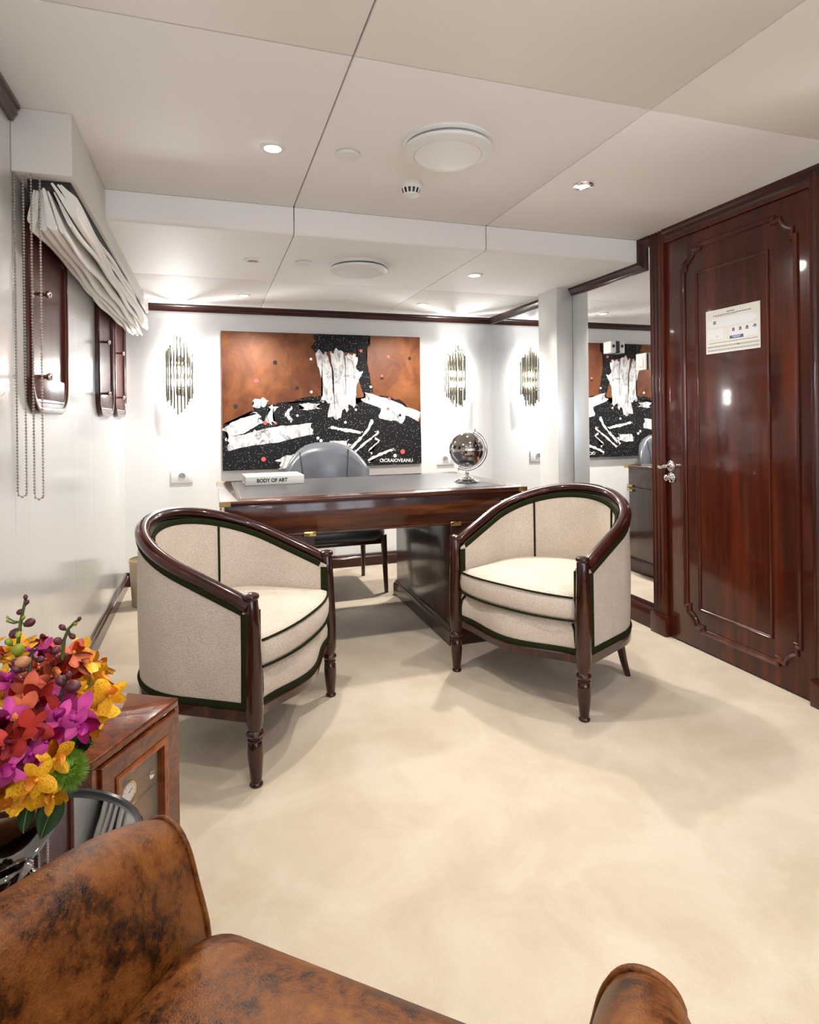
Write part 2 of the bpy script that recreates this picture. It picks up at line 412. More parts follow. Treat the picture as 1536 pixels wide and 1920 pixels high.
# pillar against the mirror, with a mahogany capital
PX0, PY0, PY1 = 2.843, -1.27, -1.03
pil = thing('wall_pillar', ((PX0 + W) / 2, (PY0 + PY1) / 2, 0), kind='structure'); pil['label'] = 'square satin grey pillar standing against the mirror'
ox, oy = (PX0 + W) / 2, (PY0 + PY1) / 2
bm = BM(); box(bm, PX0 - ox, W - 0.0005 - ox, PY0 - oy, PY1 - oy, 0, H2, 0.003, 2); obj('shaft', bm, PILLARM, pil, 30)
bm = BM(); moulding(bm, [(W - 0.0006 - ox, PY1 - oy), (PX0 - ox, PY1 - oy), (PX0 - ox, PY0 - oy), (W - 0.0006 - ox, PY0 - oy)][::-1], [(-o, h) for o, h in CROWN], lambda a, b, h: (a, b, H2 + h))
obj('capital', bm, MAHOG_Y, pil, 30)

# pelmet box over the windows
bm = BM(); box(bm, 0.0005, 0.175, -2.645, -0.0005, 2.006, H1 - 0.0005, 0.003, 2)
t_ = bmesh.new(); 
tag(obj('trim_5', bm, PELM, None, 30), 'cream upholstered pelmet box above the roman blind', kind='structure'); t_.free()

# ------------------------------------------------------------------ door
door = thing('door_1', (W, -2.6, 0), kind='structure'); door['label'] = 'glossy mahogany door with scalloped moulding'
DY = -2.6
D = lambda a, b, h: (-h, a - DY, b)       # a = world y, b = z, h = out of the wall
bm = BM(); prism(bm, [(-3.018, 0.008), (-2.178, 0.008), (-2.178, H1 - 0.075), (-3.018, H1 - 0.075)], -0.005, 0.012, D, 0.002); obj('door_leaf', bm, MAHOG, door, 30)
def scallop(y0, y1, z0, z1, s):
    # rectangle with concave notched corners, counter-clockwise in (y, z)
    P = []; r = s * 0.72; k = s - r
    def arc(cx, cy, a0, a1): return [(cx + r * math.cos(a0 + (a1 - a0) * i / 8), cy + r * math.sin(a0 + (a1 - a0) * i / 8)) for i in range(9)]
    # corner bottom-left (y0,z0): coming down the left side, arc round the corner point, then along the bottom
    P += [(y0, z0 + s)] + [(y0 + k * 0.6, z0 + s)] + arc(y0 + k * 0.0, z0 + k * 0.0, PI / 2 - 0.22, 0.22)[0:] + [(y0 + s, z0 + k * 0.6), (y0 + s, z0)]
    P += [(y1 - s, z0), (y1 - s, z0 + k * 0.6)] + arc(y1, z0, PI - 0.22, PI / 2 + 0.22) + [(y1 - k * 0.6, z0 + s), (y1, z0 + s)]
    P += [(y1, z1 - s), (y1 - k * 0.6, z1 - s)] + arc(y1, z1, -PI / 2 - 0.22, -PI + 0.22) + [(y1 - s, z1 - k * 0.6), (y1 - s, z1)]
    P += [(y0 + s, z1), (y0 + s, z1 - k * 0.6)] + arc(y0, z1, -0.22, -PI / 2 + 0.22) + [(y0 + k * 0.6, z1 - s), (y0, z1 - s)]
    return P
MO = [(0, 0.010), (0.0, 0.022), (0.006, 0.026), (0.011, 0.022), (0.015, 0.019), (0.021, 0.019), (0.024, 0.014), (0.024, 0.010)]
bm = BM(); moulding(bm, scallop(-2.962, -2.295, 0.095, 2.075, 0.108), MO, D, True); obj('outer_moulding', bm, MAHOG, door, 30)
MI = [(0, 0.010), (0.0, 0.019), (0.004, 0.022), (0.009, 0.019), (0.013, 0.014), (0.013, 0.010)]
bm = BM(); moulding(bm, [(-2.82, 0.205), (-2.392, 0.205), (-2.392, 1.935), (-2.82, 1.935)], MI, D, True); obj('inner_moulding', bm, MAHOG, door, 30)
for (ya, yb, nm) in ((-2.070, -2.176, 'near'), (-3.02, -3.13, 'far')):
    fl = [(0, 0)]; wj = abs(yb - ya)
    for k in range(25):
        s = k / 24; fl.append((s, 0.034 - 0.010 * abs(math.sin(s * PI * 4)) ** 0.6 if 0.04 < s < 0.96 else 0.024))
    fl.append((1, 0))
    bm = BM(); prism(bm, [(ya + (yb - ya) * s, h) for s, h in fl], 0.11, H1 - 0.001, lambda a, b, h: (-b, a - DY, h)); obj('door_jamb', bm, MAHOG, door, 25)
    bm = BM(); box(bm, -0.044, 0, min(ya, yb) - 0.006 - DY, max(ya, yb) + 0.006 - DY, 0.0, 0.112, 0.003); obj('plinth_block', bm, MAHOG, door, 30)
bm = BM(); box(bm, -0.02, 0, -3.018 - DY, -2.178 - DY, H1 - 0.074, H1 - 0.001); obj('door_head', bm, MAHOG, door, 30)
# lever handle and lock
RX = Matrix.Rotation(-PI / 2, 4, 'Y')
def rose(z, y): return Matrix.Translation((-0.012, y - DY, z)) @ RX
bm = BM(); lathe(bm, [(0.031, 0), (0.031, 0.004), (0.026, 0.007), (0.022, 0.006), (0.018, 0.011), (0.011, 0.013), (0.010, 0.036), (0, 0.038)], 24, M=rose(0.928, -2.205))
pts = [(-0.044, -2.205 - DY, 0.928), (-0.048, -2.197 - DY, 0.931), (-0.048, -2.183 - DY, 0.926), (-0.047, -2.168 - DY, 0.920), (-0.047, -2.154 - DY, 0.922), (-0.048, -2.146 - DY, 0.929)]
tube(bm, pts, [0.010, 0.010, 0.0085, 0.0085, 0.009, 0.005], 10)
hndl = obj('door_handle', bm, CHROME, door, 50, label='chrome lever handle')
bm = BM(); lathe(bm, [(0.029, 0), (0.029, 0.004), (0.025, 0.008), (0.016, 0.008), (0.012, 0.012), (0, 0.013)], 24, M=rose(0.868, -2.205))
lathe(bm, [(0.006, 0.012), (0.006, 0.026), (0.014, 0.030), (0.016, 0.036), (0.010, 0.041), (0, 0.042)], 16, M=rose(0.868, -2.205))
obj('lock_thumb_turn', bm, CHROME, door, 50, label='chrome thumb turn lock')

# safety notice on the door
nt = thing('safety_notice', (W - 0.0125, -2.616, 1.61), 0, 'cream printed safety notice with boat outline stuck on the door', 'notice')
NY = lambda a, b, h: (-h, a, b)
PAPER = mat('notice_paper', (0.76, 0.75, 0.69), 0.25); PRINTW = mat('notice_white', (0.80, 0.82, 0.84), 0.25); INK = mat('notice_ink', (0.12, 0.12, 0.13), 0.4)
NBLUE = mat('notice_blue', (0.06, 0.09, 0.30), 0.4); NGREEN = mat('notice_green', (0.01, 0.12, 0.07), 0.4); NRED = mat('notice_maroon', (0.16, 0.02, 0.05), 0.4)
w_, h_ = 0.157, 0.106     # half sizes ; +a is towards the far jamb so left of the sheet is +a
bm = BM(); prism(bm, [(-w_, -h_), (w_, -h_), (w_, h_), (-w_, h_)], 0, 0.0012, NY); obj('sheet', bm, PAPER, nt, 0)
def sheet_rect(bm, u0, u1, v0, v1, h=0.0014):     # u 0..1 left to right, v 0..1 top to bottom
    f = lambda u: w_ - 2 * w_ * u; g = lambda v: h_ - 2 * h_ * v
    prism(bm, [(f(u0), g(v1)), (f(u1), g(v1)), (f(u1), g(v0)), (f(u0), g(v0))], 0.0010, h, NY)
bm = BM()
hull = [(0.02, 0.30)] + [(0.06 + 0.02 * k, 0.225 - 0.004 * k) for k in range(4)] + [(0.5, 0.20), (0.80, 0.205), (0.90, 0.235), (0.975, 0.30), (0.90, 0.375), (0.80, 0.405), (0.5, 0.41), (0.12, 0.405), (0.05, 0.375)]
prism(bm, [(w_ - 2 * w_ * u, h_ - 2 * h_ * v) for u, v in hull], 0.0010, 0.0014, NY)
sheet_rect(bm, 0.04, 0.34, 0.44, 0.68); sheet_rect(bm, 0.46, 0.97, 0.44, 0.70); obj('white_print', bm, PRINTW, nt, 0)
bm = BM(); sheet_rect(bm, 0.15, 0.20, 0.26, 0.33, 0.0016); obj('green_pictogram', bm, NGREEN, nt, 0)
bm = BM(); sheet_rect(bm, 0.165, 0.185, 0.285, 0.305, 0.0018); obj('pictogram_symbol', bm, PRINTW, nt, 0)
bm = BM(); sheet_rect(bm, 0.46, 0.71, 0.645, 0.715, 0.0016); obj('blue_caption', bm, NBLUE, nt, 0)
bm = BM(); random.seed(3)
for v, u0, u1 in ((0.665, 0.50, 0.67), (0.69, 0.53, 0.65)):
    u = u0
    while u < u1: L = random.uniform(.012, .03); sheet_rect(bm, u, min(u + L, u1), v - .006, v + .006, 0.0018); u += L + .006
obj('caption_lettering', bm, PRINTW, nt, 0, kind='stuff')
for u in (0.53, 0.655, 0.775):
    bm = BM(); sheet_rect(bm, u - .022, u - .004, 0.49, 0.555, 0.0016); sheet_rect(bm, u + .004, u + .022, 0.49, 0.555, 0.0016); sheet_rect(bm, u - .012, u + .012, 0.475, 0.50, 0.0016); obj('lifejacket_figure', bm, NRED, nt, 0)
bm = BM(); sheet_rect(bm, 0.89, 0.935, 0.475, 0.50, 0.0016); sheet_rect(bm, 0.87, 0.945, 0.505, 0.522, 0.0016); sheet_rect(bm, 0.895, 0.93, 0.535, 0.545, 0.0016); obj('figure_drawing', bm, NBLUE, nt, 0)
bm = BM()
def textline(v, u0, u1, hh):
    u = u0
    while u < u1 - .005:
        L = random.uniform(.012, .045); sheet_rect(bm, u, min(u + L, u1), v - hh, v + hh, 0.0015); u += L + .007
textline(0.085, 0.41, 0.56, .011); textline(0.135, 0.15, 0.85, .009); textline(0.165, 0.2, 0.6, .004)
textline(0.765, 0.06, 0.95, .006)
for v in (0.835, 0.85, 0.865): textline(v, 0.03, 0.985, .0035)
for v in (0.915, 0.93, 0.945): textline(v, 0.03, 0.985, .0035)
sheet_rect(bm, 0.60, 0.64, 0.84, 0.86, 0.0016); sheet_rect(bm, 0.21, 0.225, 0.60, 0.625, 0.0016); sheet_rect(bm, 0.09, 0.14, 0.672, 0.678, 0.0016)
obj('printed_lettering', bm, INK, nt, 0, kind='stuff')

# ------------------------------------------------------------------ shuttered windows on the left wall
def rrect(y0, y1, z0, z1, r, seg=7):
    P = []
    for cx, cy, a in ((y1 - r, z0 + r, -PI / 2), (y1 - r, z1 - r, 0), (y0 + r, z1 - r, PI / 2), (y0 + r, z0 + r, PI)):
        P += [(cx + r * math.cos(a + PI / 2 * k / seg), cy + r * math.sin(a + PI / 2 * k / seg)) for k in range(seg + 1)]
    return P
WX = lambda a, b, h: (h, a, b)
for i, (yc, hw) in enumerate(((-2.235, 0.29), (-0.90, 0.27), (-0.305, 0.27))):
    wn = thing('window_%d' % (i + 1), (0.0005, yc, 1.60), kind='structure')
    wn['label'] = ['mahogany shuttered window nearest the viewer, behind the bead chains', 'middle mahogany shuttered window', 'mahogany shuttered window in the corner by the end wall'][i]
    z0, z1 = -0.365, 0.375
    bm = BM(); moulding(bm, rrect(-hw, hw, z0, z1, 0.13), [(0, 0), (0.0, 0.017), (0.006, 0.023), (0.014, 0.025), (0.022, 0.023), (0.026, 0.019), (0.040, 0.019), (0.044, 0.016), (0.044, 0)], WX, True)
    obj('frame', bm, MAHOG, wn, 30)
    bm = BM(); prism(bm, offset_path(rrect(-hw, hw, z0, z1, 0.13), 0.040, True), 0.0, 0.008, WX); obj('shutter_panel', bm, SHUTTER, wn, 0)
    bm = BM(); box(bm, 0.006, 0.017, -hw + 0.06, hw - 0.06, z0 + 0.05, z0 + 0.135, 0.003); obj('lower_rail', bm, SHUTTER, wn, 30)
    bm = BM(); box(bm, 0.0165, 0.020, -hw + 0.07, hw - 0.07, z0 + 0.044, z0 + 0.052); obj('rail_bead', bm, CHROME, wn, 30)
    for zk in (0.055, -0.235):
        bm = BM(); lathe(bm, [(0.012, 0.0), (0.012, 0.003), (0.007, 0.005), (0.007, 0.038), (0.012, 0.043), (0.014, 0.051), (0.010, 0.058), (0, 0.060)], 14, M=Matrix.Translation((0.008, -hw + 0.085, zk)) @ Matrix.Rotation(PI / 2, 4, 'Y'))
        obj('knob', bm, CHROME, wn, 50)

# unseen windows added in the rear wall for fill light
for i, (a_, b_) in enumerate(RWIN):
    xc_ = (a_ + b_) / 2; wn = thing('window_%d' % (i + 4), (xc_, YR - 0.05, (RZ0 + RZ1) / 2), kind='structure'); wn['label'] = 'daylight window added unseen in the rear wall, %s side' % ('seaward', 'door')[i]
    hw = (b_ - a_) / 2; hz = (RZ1 - RZ0) / 2
    bm = BM(); moulding(bm, [(-hw, -hz), (hw, -hz), (hw, hz), (-hw, hz)], [(0, -0.04), (0, 0.055), (0.035, 0.055), (0.04, 0.045), (0.04, -0.04)], lambda a, b, h: (a, h, b), True); obj('frame', bm, MAHOG_X, wn, 30)
    bm = BM(); box(bm, -0.015, 0.015, -0.02, 0.03, -hz + 0.03, hz - 0.03); obj('mullion', bm, MAHOG, wn, 30)
    for sx in (-1, 1):
        x0, x1 = sorted((sx * 0.0155, sx * (hw - 0.0405))); bm = BM(); box(bm, x0, x1, 0.0, 0.004, -hz + 0.041, hz - 0.041); obj('pane', bm, PANE, wn, 0)
    l = bpy.data.lights.new('fill_daylight', 'AREA'); l.shape = 'RECTANGLE'; l.size = b_ - a_; l.size_y = RZ1 - RZ0; l.energy = FILL_DAY_W; l.color = (1.0, 0.96, 0.90)  # fill lamp placed outside the added window
    lo = bpy.data.objects.new('fill_daylight', l); COL.objects.link(lo); lo.location = (xc_, YR - 0.16, (RZ0 + RZ1) / 2); lo.rotation_euler = (PI / 2, 0, 0)

# ================================================================== CEILING AND WALL FITTINGS
def downlight(x, y, z, state, label):
    d = thing('ceiling_downlight', (x, y, z), 0, label, 'downlight', 'recessed ceiling spotlights')
    bm = BM(); lathe(bm, [(0.029, -0.002), (0.031, -0.008), (0.044, -0.006), (0.047, -0.001), (0.047, 0.0), (0.029, 0.0)], 32, cap=False); obj('trim_ring', bm, WHITEP if state != 2 else CHROME, d, 40)
    bm = BM(); lathe(bm, [(0.0, -0.003), (0.029, -0.003), (0.029, -0.0005), (0, -0.0005)], 24); obj('lens', bm, (LENS_OFF, LAMP_ON, LAMP_DIM)[state], d, 30)
    if state == 1: spot('downlight_beam', (0, 0, -0.02), DOWNLIGHT_W * (2.3 if z < H1 else (1.25 if y > -3 else 0.74)), parent=d)
    if state == 2: spot('downlight_beam', (0, 0, -0.02), DOWNLIGHT_W, parent=d)
    return d
downlight(0.825, -2.59, H1, 1, 'brightly lit ceiling spotlight above the left tub chair')
downlight(2.153, -2.596, H1, 2, 'small dimmer ceiling spotlight nearest the door')
downlight(0.828, -1.455, H2, 0, 'unlit spotlight in the lowered ceiling, left of the round vent')
downlight(0.83, -0.491, H2, 1, 'lit ceiling spotlight at the left end by the end wall')
downlight(2.15, -1.469, H2, 1, 'lit ceiling spotlight right of the round vent, over the desk')
downlight(2.153, -0.492, H2, 1, 'lit ceiling spotlight at the right end by the end wall')
ADDED_REAR = [(0.826, -3.85), (2.15, -3.85), (0.826, -5.1), (2.15, -5.1), (0.826, -6.4), (2.15, -6.4)]  # unseen spots carrying on the rows, added for more light
for k, (x, y) in enumerate(ADDED_REAR):
    downlight(x, y, H1, 1, 'added unseen ceiling spotlight behind the viewer, %s pair, %s side' % (('first', 'second', 'third')[k // 2], ('window', 'door')[k % 2]))

def vent(x, y, z, label):
    d = thing('round_vent', (x, y, z), 0, label, 'air vent', 'round ceiling air vents')
    bm = BM(); lathe(bm, [(0.165, 0.0), (0.165, -0.008), (0.158, -0.014), (0.12, -0.014), (0.12, 0.0)], 48, cap=False); obj('base_ring', bm, WHITEP, d, 40)
    bm = BM(); lathe(bm, [(0.10, -0.010), (0.10, -0.026)], 32); obj('neck', bm, BLACKP, d, 40)
    bm = BM(); lathe(bm, [(0.0, -0.026), (0.135, -0.022), (0.163, -0.024), (0.165, -0.028), (0.163, -0.036), (0.150, -0.043), (0.126, -0.046), (0.124, -0.043), (0.122, -0.046), (0, -0.048)][::-1], 56); obj('disc', bm, WHITEP, d, 30)
vent(1.435, -2.80, H1, 'large round white air vent disc on the nearer ceiling')
vent(1.412, -1.50, H2, 'large round white air vent disc on the lowered ceiling')
for (x, y, z, lb) in ((1.10, -2.614, H1, 'small flat white cover disc beside the smoke detector'), (1.103, -1.479, H2, 'small flat white cover disc on the lowered ceiling')):
    bm = BM(); lathe(bm, [(0, -0.012), (0.043, -0.012), (0.046, -0.009), (0.046, -0.003), (0.040, -0.003), (0.040, 0), (0, 0)], 36)
    o = obj('cover_disc', bm, WHITEP, None, 40); o.location = (x, y, z); tag(o, lb, 'cover plate', 'ceiling cover discs')
sd = thing('smoke_detector', (1.425, -2.40, H1), 0, 'white domed smoke detector with dark slots on the ceiling', 'smoke detector')
bm = BM(); lathe(bm, [(0, 0), (0.050, 0), (0.052, -0.012), (0.050, -0.022), (0.046, -0.026), (0, -0.026)], 32); obj('base', bm, WHITEP, sd, 40)
bm = BM(); lathe(bm, [(0.043, -0.026), (0.037, -0.044), (0, -0.046)], 32); obj('sensor_chamber', bm, BLACKP, sd, 40)
for k in range(14):
    a = 2 * PI * k / 14
    bm = BM(); cyl(bm, (0.046 * math.cos(a), 0.046 * math.sin(a), -0.025), (0.034 * math.cos(a), 0.034 * math.sin(a), -0.047), 0.0045, 0.0035, 6); obj('rib', bm, WHITEP, sd, 40)
bm = BM(); lathe(bm, [(0.0, -0.045), (0.036, -0.045), (0.035, -0.052), (0.026, -0.057), (0, -0.058)], 28); obj('cap', bm, WHITEP, sd, 40)

# sockets on the end wall
def socket(x, z, hw, label):
    s = thing('power_socket', (x, -0.0005, z), 0, label, 'socket', 'wall sockets')
    bm = BM(); box(bm, -hw, hw, -0.012, 0, -0.05, 0.05, 0.003); obj('plate', bm, WHITEP, s, 30)
    bm = BM(); box(bm, -0.030, 0.030, -0.0145, -0.011, -0.034, 0.034, 0.001); obj('insert', bm, WHITEP, s, 30)
    bm = BM(); lathe(bm, [(0.025, 0.0), (0.025, 0.003), (0.022, 0.003), (0.020, 0.001), (0, 0.001)], 24, M=Matrix.Translation((0.0, -0.0145, 0)) @ Matrix.Rotation(PI / 2, 4, 'X')); obj('outlet', bm, GREYP, s, 40)
    bm = BM()
    for sx in (-0.008, 0.008): lathe(bm, [(0.003, 0), (0.003, 0.0035), (0, 0.0035)], 8, M=Matrix.Translation((sx, -0.0145, 0)) @ Matrix.Rotation(PI / 2, 4, 'X'))
    obj('pin_holes', bm, BLACKP, s, 40)
    bm = BM(); box(bm, 0.034, 0.056, -0.0145, -0.011, -0.034, 0.034, 0.001); obj('rocker', bm, WHITEP, s, 30)
socket(0.394, 0.793, 0.078, 'white wall socket plate left of the painting')
socket(2.515, 0.853, 0.078, 'white wall socket plate behind the globe')

# wall sconces: clusters of metal tubes
def sconce(x, label, y=-0.0005, rz=0.0, watts=None):
    watts = watts or SCONCE_W
    s = thing('wall_sconce', (x, y, 1.545), rz, label, 'wall lamp', 'tube cluster wall sconces')
    bm = BM(); box(bm, -0.028, 0.028, -0.010, 0, -0.14, 0.14, 0.003); obj('back_plate', bm, CHROME, s, 30)
    random.seed(int(x * 100))
    N = 20; tb = None
    for k in range(N):
        a = PI * ((k + 0.5) / 12 if k < 12 else (k - 12 + 0.5) / 8)
        R = 0.094 if k < 12 else 0.066
        px = -R * math.cos(a); py = -0.028 - R * 0.85 * math.sin(a)
        q = 1 - abs(px) / 0.10
        top = 0.165 + 0.125 * q + random.uniform(-0.045, 0.02); bot = -0.155 - 0.13 * q + random.uniform(-0.03, 0.05)
        if tb is None:
            bm = BM(); lathe(bm, [(0.0052, 0), (0.0056, 0.002), (0.0056, 0.998), (0.0052, 1.0)], 10); tb = obj('tube', bm, TUBEM, s, 40); o = tb
        else: o = mesh_obj('tube', tb.data, s)
        o.location = (px, py, bot); o.scale = (1, 1, top - bot)
    for zc in (0.10, -0.10):
        bm = BM()
        for k in range(13):
            a = PI * k / 12; cyl(bm, (0, -0.010, zc), (-0.085 * math.cos(a), -0.028 - 0.07 * math.sin(a), zc), 0.0022, seg=5)
        obj('spider_bracket', bm, TUBEM, s, 40)
    for zc in (0.045, -0.055):
        bm = BM(); lathe(bm, [(0.0, -0.022), (0.006, -0.020), (0.008, -0.01), (0.008, 0.010), (0.004, 0.020), (0, 0.022)], 12, c=(0, -0.040, zc)); obj('bulb', bm, BULB, s, 50)
        point('sconce_glow', (0, -0.055, zc), watts, (1.0, 0.98, 0.955), 0.03, s)
sconce(0.386, 'tube cluster wall sconce left of the painting')
sconce(2.605, 'tube cluster wall sconce right of the painting')
sconce(W - 0.002, 'added unseen tube cluster wall sconce on the door wall behind the viewer, nearer one', -4.2, PI / 2 * -1, ADDED_SCONCE_W)  # this and the next three are unseen, added to brighten the ceiling
sconce(W - 0.002, 'added unseen tube cluster wall sconce on the door wall behind the viewer, farther one', -5.9, PI / 2 * -1, ADDED_SCONCE_W)
sconce(0.002, 'added unseen tube cluster wall sconce on the window wall behind the viewer, nearer one', -5.0, PI / 2, ADDED_SCONCE_W)
sconce(0.002, 'added unseen tube cluster wall sconce on the window wall behind the viewer, farther one', -6.4, PI / 2, ADDED_SCONCE_W)

# loudspeaker and switch fixed to the mirror
sp = thing('small_loudspeaker', (W - 0.0005, -1.715, 1.625), 0, 'small white box speaker fixed high on the mirror', 'speaker')
bm = BM(); box(bm, -0.05, -0.012, -0.037, 0.037, -0.036, 0.036, 0.003); obj('body', bm, WHITEP, sp, 30)
bm = BM(); box(bm, -0.0115, 0, -0.033, 0.033, -0.038, 0.038, 0.002); obj('mount', bm, BLACKP, sp, 30)
bm = BM(); lathe(bm, [(0.010, 0), (0.010, 0.002), (0.008, 0.001), (0, 0.001)], 16, M=Matrix.Translation((-0.031, -0.0372, 0.006)) @ Matrix.Rotation(PI / 2, 4, 'X')); obj('side_port', bm, BLACKP, sp, 40)
sw = thing('light_switch', (W - 0.0005, -1.975, 1.513), 0, 'white square light switch on the mirror by the door', 'switch')
bm = BM(); box(bm, -0.014, -0.004, -0.042, 0.042, -0.048, 0.048, 0.002); obj('plate', bm, WHITEP, sw, 30)
bm = BM(); box(bm, -0.004, 0, -0.038, 0.038, -0.044, 0.044); obj('back_box', bm, BLACKP, sw, 30)
bm = BM(); box(bm, -0.018, -0.0135, -0.022, 0.022, -0.028, 0.028, 0.0015); obj('rocker', bm, WHITEP, sw, 30)

# painting: copper ground with abstract black and white brushwork
pn = thing('painting', (1.488, -0.0005, 1.357), 0, 'large canvas of black and white brushwork on copper ground', 'painting')
PW, PH = 0.803, 0.5345
bm = BM(); box(bm, -PW, PW, -0.034, 0, -PH, PH, 0.003); obj('canvas', bm, COPPER, pn, 30)
PF = lambda a, b, h: (-PW + 2 * PW * a, -h, PH - 2 * PH * b)     # a,b in 0..1 from the upper left
def blob(bm, pts, h, jag=0.0, seed=1, sub=5):
    rnd = random.Random(seed); P = []
    n = len(pts)
    for i in range(n):
        p0, p1, p2, p3 = [Vector(pts[(i + k) % n]) for k in (-1, 0, 1, 2)]
        for s in range(sub):
            u = s / sub
            q = 0.5 * ((2 * p1) + (p2 - p0) * u + (2 * p0 - 5 * p1 + 4 * p2 - p3) * u * u + (3 * p1 - p0 - 3 * p2 + p3) * u ** 3)
            P.append((min(1, max(0, q.x + rnd.uniform(-jag, jag))), min(1, max(0, q.y + rnd.uniform(-jag, jag) * 1.5))))
    t = bmesh.new(); vs_ = [t.verts.new(PF(a, b, h)) for a, b in P]
    vb = [t.verts.new(PF(a, b, 0.034)) for a, b in P]; t.faces.new(vs_)
    for i in range(len(P)): t.faces.new((vs_[i], vs_[(i + 1) % len(P)], vb[(i + 1) % len(P)], vb[i]))
    bmesh.ops.triangulate(t, faces=t.faces[:]); merge(bm, t)
def paint(name, m, pts, h, jag, seed):
    bm = BM(); blob(bm, pts, h, jag, seed); obj(name, bm, m, pn, 0)
def stroke(name, m, x0, y0, x1, y1, w, h, seed):      # one broad brush stroke with ragged ends
    rnd = random.Random(seed); d = Vector(((x1 - x0) * 1.5, y1 - y0)); d.normalize(); nx, ny = -d.y / 1.5, d.x; L = []; R_ = []
    for k in range(9):
        t0 = k / 8; ww = w * (0.5 + 0.08 * math.sin(7 * t0 + seed)); x = x0 + (x1 - x0) * t0 + 0.02 * math.sin(3 * t0 + seed); y = y0 + (y1 - y0) * t0
        L.append((x + nx * ww, y + ny * ww)); R_.append((x - nx * ww, y - ny * ww))
    end = [(x1 + rnd.uniform(-.01, .02) * d.x + nx * q * w, y1 + rnd.uniform(-.01, .03) * d.y + ny * q * w) for q in (0.3, 0.1, -0.1, -0.3)]
    beg = [(x0 - rnd.uniform(-.01, .02) * d.x + nx * q * w, y0 - rnd.uniform(-.01, .03) * d.y + ny * q * w) for q in (-0.3, -0.1, 0.1, 0.3)]
    bm = BM(); blob(bm, L + end + R_[::-1] + beg, h, 0.003, seed, 2); obj(name, bm, m, pn, 0)
K, Wt, S_ = BLACKPAINT, WHITEPAINT, PLAINWHITE
# dark ground along the lower half and a dark upper block
paint('black_paint', K, [(0.0, 0.70), (0.09, 0.64), (0.17, 0.53), (0.30, 0.52), (0.42, 0.46), (0.52, 0.50), (0.66, 0.52), (0.76, 0.46), (0.88, 0.50), (0.94, 0.60), (1.0, 0.70), (1.0, 1.0), (0.75, 1.0), (0.5, 1.0), (0.25, 1.0), (0.0, 1.0)], 0.0346, 0.007, 2)
stroke('black_stroke', K, 0.44, 0.07, 0.72, 0.05, 0.15, 0.0347, 21)
stroke('black_stroke', K, 0.69, 0.05, 0.72, 0.44, 0.085, 0.0348, 22)
# pale vertical strokes
stroke('white_stroke', Wt, 0.485, 0.15, 0.49, 0.50, 0.085, 0.0350, 31)
stroke('white_stroke', Wt, 0.545, 0.13, 0.55, 0.62, 0.090, 0.0351, 32)
stroke('white_stroke', Wt, 0.610, 0.17, 0.60, 0.56, 0.085, 0.0352, 33)
stroke('white_stroke', Wt, 0.660, 0.27, 0.645, 0.53, 0.060, 0.0353, 34)
# pale sweeps over the dark band
stroke('white_stroke', Wt, 0.03, 0.81, 0.42, 0.71, 0.10, 0.0351, 35)
stroke('white_stroke', Wt, 0.03, 0.74, 0.16, 0.62, 0.09, 0.0352, 36)
stroke('white_stroke', Wt, 0.70, 0.47, 0.98, 0.63, 0.075, 0.0351, 37)
stroke('white_stroke', Wt, 0.78, 0.60, 0.90, 0.64, 0.08, 0.0353, 38)
stroke('white_stroke', Wt, 0.14, 0.52, 0.21, 0.51, 0.06, 0.0352, 39)
stroke('white_stroke', Wt, 0.23, 0.55, 0.24, 0.65, 0.05, 0.0352, 40)
stroke('white_stroke', Wt, 0.325, 0.56, 0.325, 0.64, 0.03, 0.0352, 41)
stroke('white_stroke', Wt, 0.38, 0.55, 0.45, 0.54, 0.045, 0.0352, 42)
stroke('white_stroke', Wt, 0.27, 0.97, 0.37, 0.91, 0.08, 0.0352, 43)
stroke('white_stroke', Wt, 0.51, 0.84, 0.61, 0.83, 0.06, 0.0352, 44)
stroke('thin_white_stroke', S_, 0.72, 0.66, 0.61, 0.89, 0.020, 0.0355, 51)
stroke('thin_white_stroke', S_, 0.75, 0.74, 0.64, 0.92, 0.014, 0.0356, 52)
stroke('thin_white_stroke', S_, 0.52, 0.70, 0.67, 0.74, 0.022, 0.0357, 53)
stroke('thin_white_stroke', S_, 0.72, 0.965, 0.84, 0.88, 0.018, 0.0355, 54)
stroke('thin_white_stroke', S_, 0.735, 0.89, 0.75, 0.81, 0.010, 0.0355, 55)
def dots(name, m, L, h=0.0362):
    for u, v, r in L:
        t = bmesh.new(); n = 14
        a = [t.verts.new(Vector((r * math.cos(2 * PI * k / n), 0, r * math.sin(2 * PI * k / n)))) for k in range(n)]; t.faces.new(a)
        b = [t.verts.new(vv.co + Vector((0, h - 0.034, 0))) for vv in a]
        for k in range(n): t.faces.new((a[k], a[(k + 1) % n], b[(k + 1) % n], b[k]))
        o = obj(name, t, m, pn, 0); o.location = PF(u, v, h)
dots('white_spot', S_, [(0.425, 0.19, .011), (0.425, 0.435, .011), (0.645, 0.155, .011), (0.73, 0.395, .010), (0.65, 0.57, .010), (0.595, 0.665, .011), (0.355, 0.61, .010), (0.15, 0.72, .010), (0.455, 0.78, .012), (0.47, 0.80, .013), (0.855, 0.93, .015), (0.79, 0.96, .008)])
dots('coral_spot', CORALPAINT, [(0.16, 0.355, .018), (0.68, 0.12, .012), (0.825, 0.16, .013), (0.79, 0.31, .011), (0.828, 0.485, .013), (0.82, 0.565, .012), (0.20, 0.66, .016), (0.25, 0.665, .010), (0.19, 0.925, .018), (0.897, 0.90, .020)])
dots('black_spot', PLAINBLACK, [(0.25, 0.22, .017), (0.355, 0.405, .014), (0.062, 0.54, .016), (0.94, 0.17, .015), (0.79, 0.325, .015), (0.885, 0.615, .012)], 0.0360)

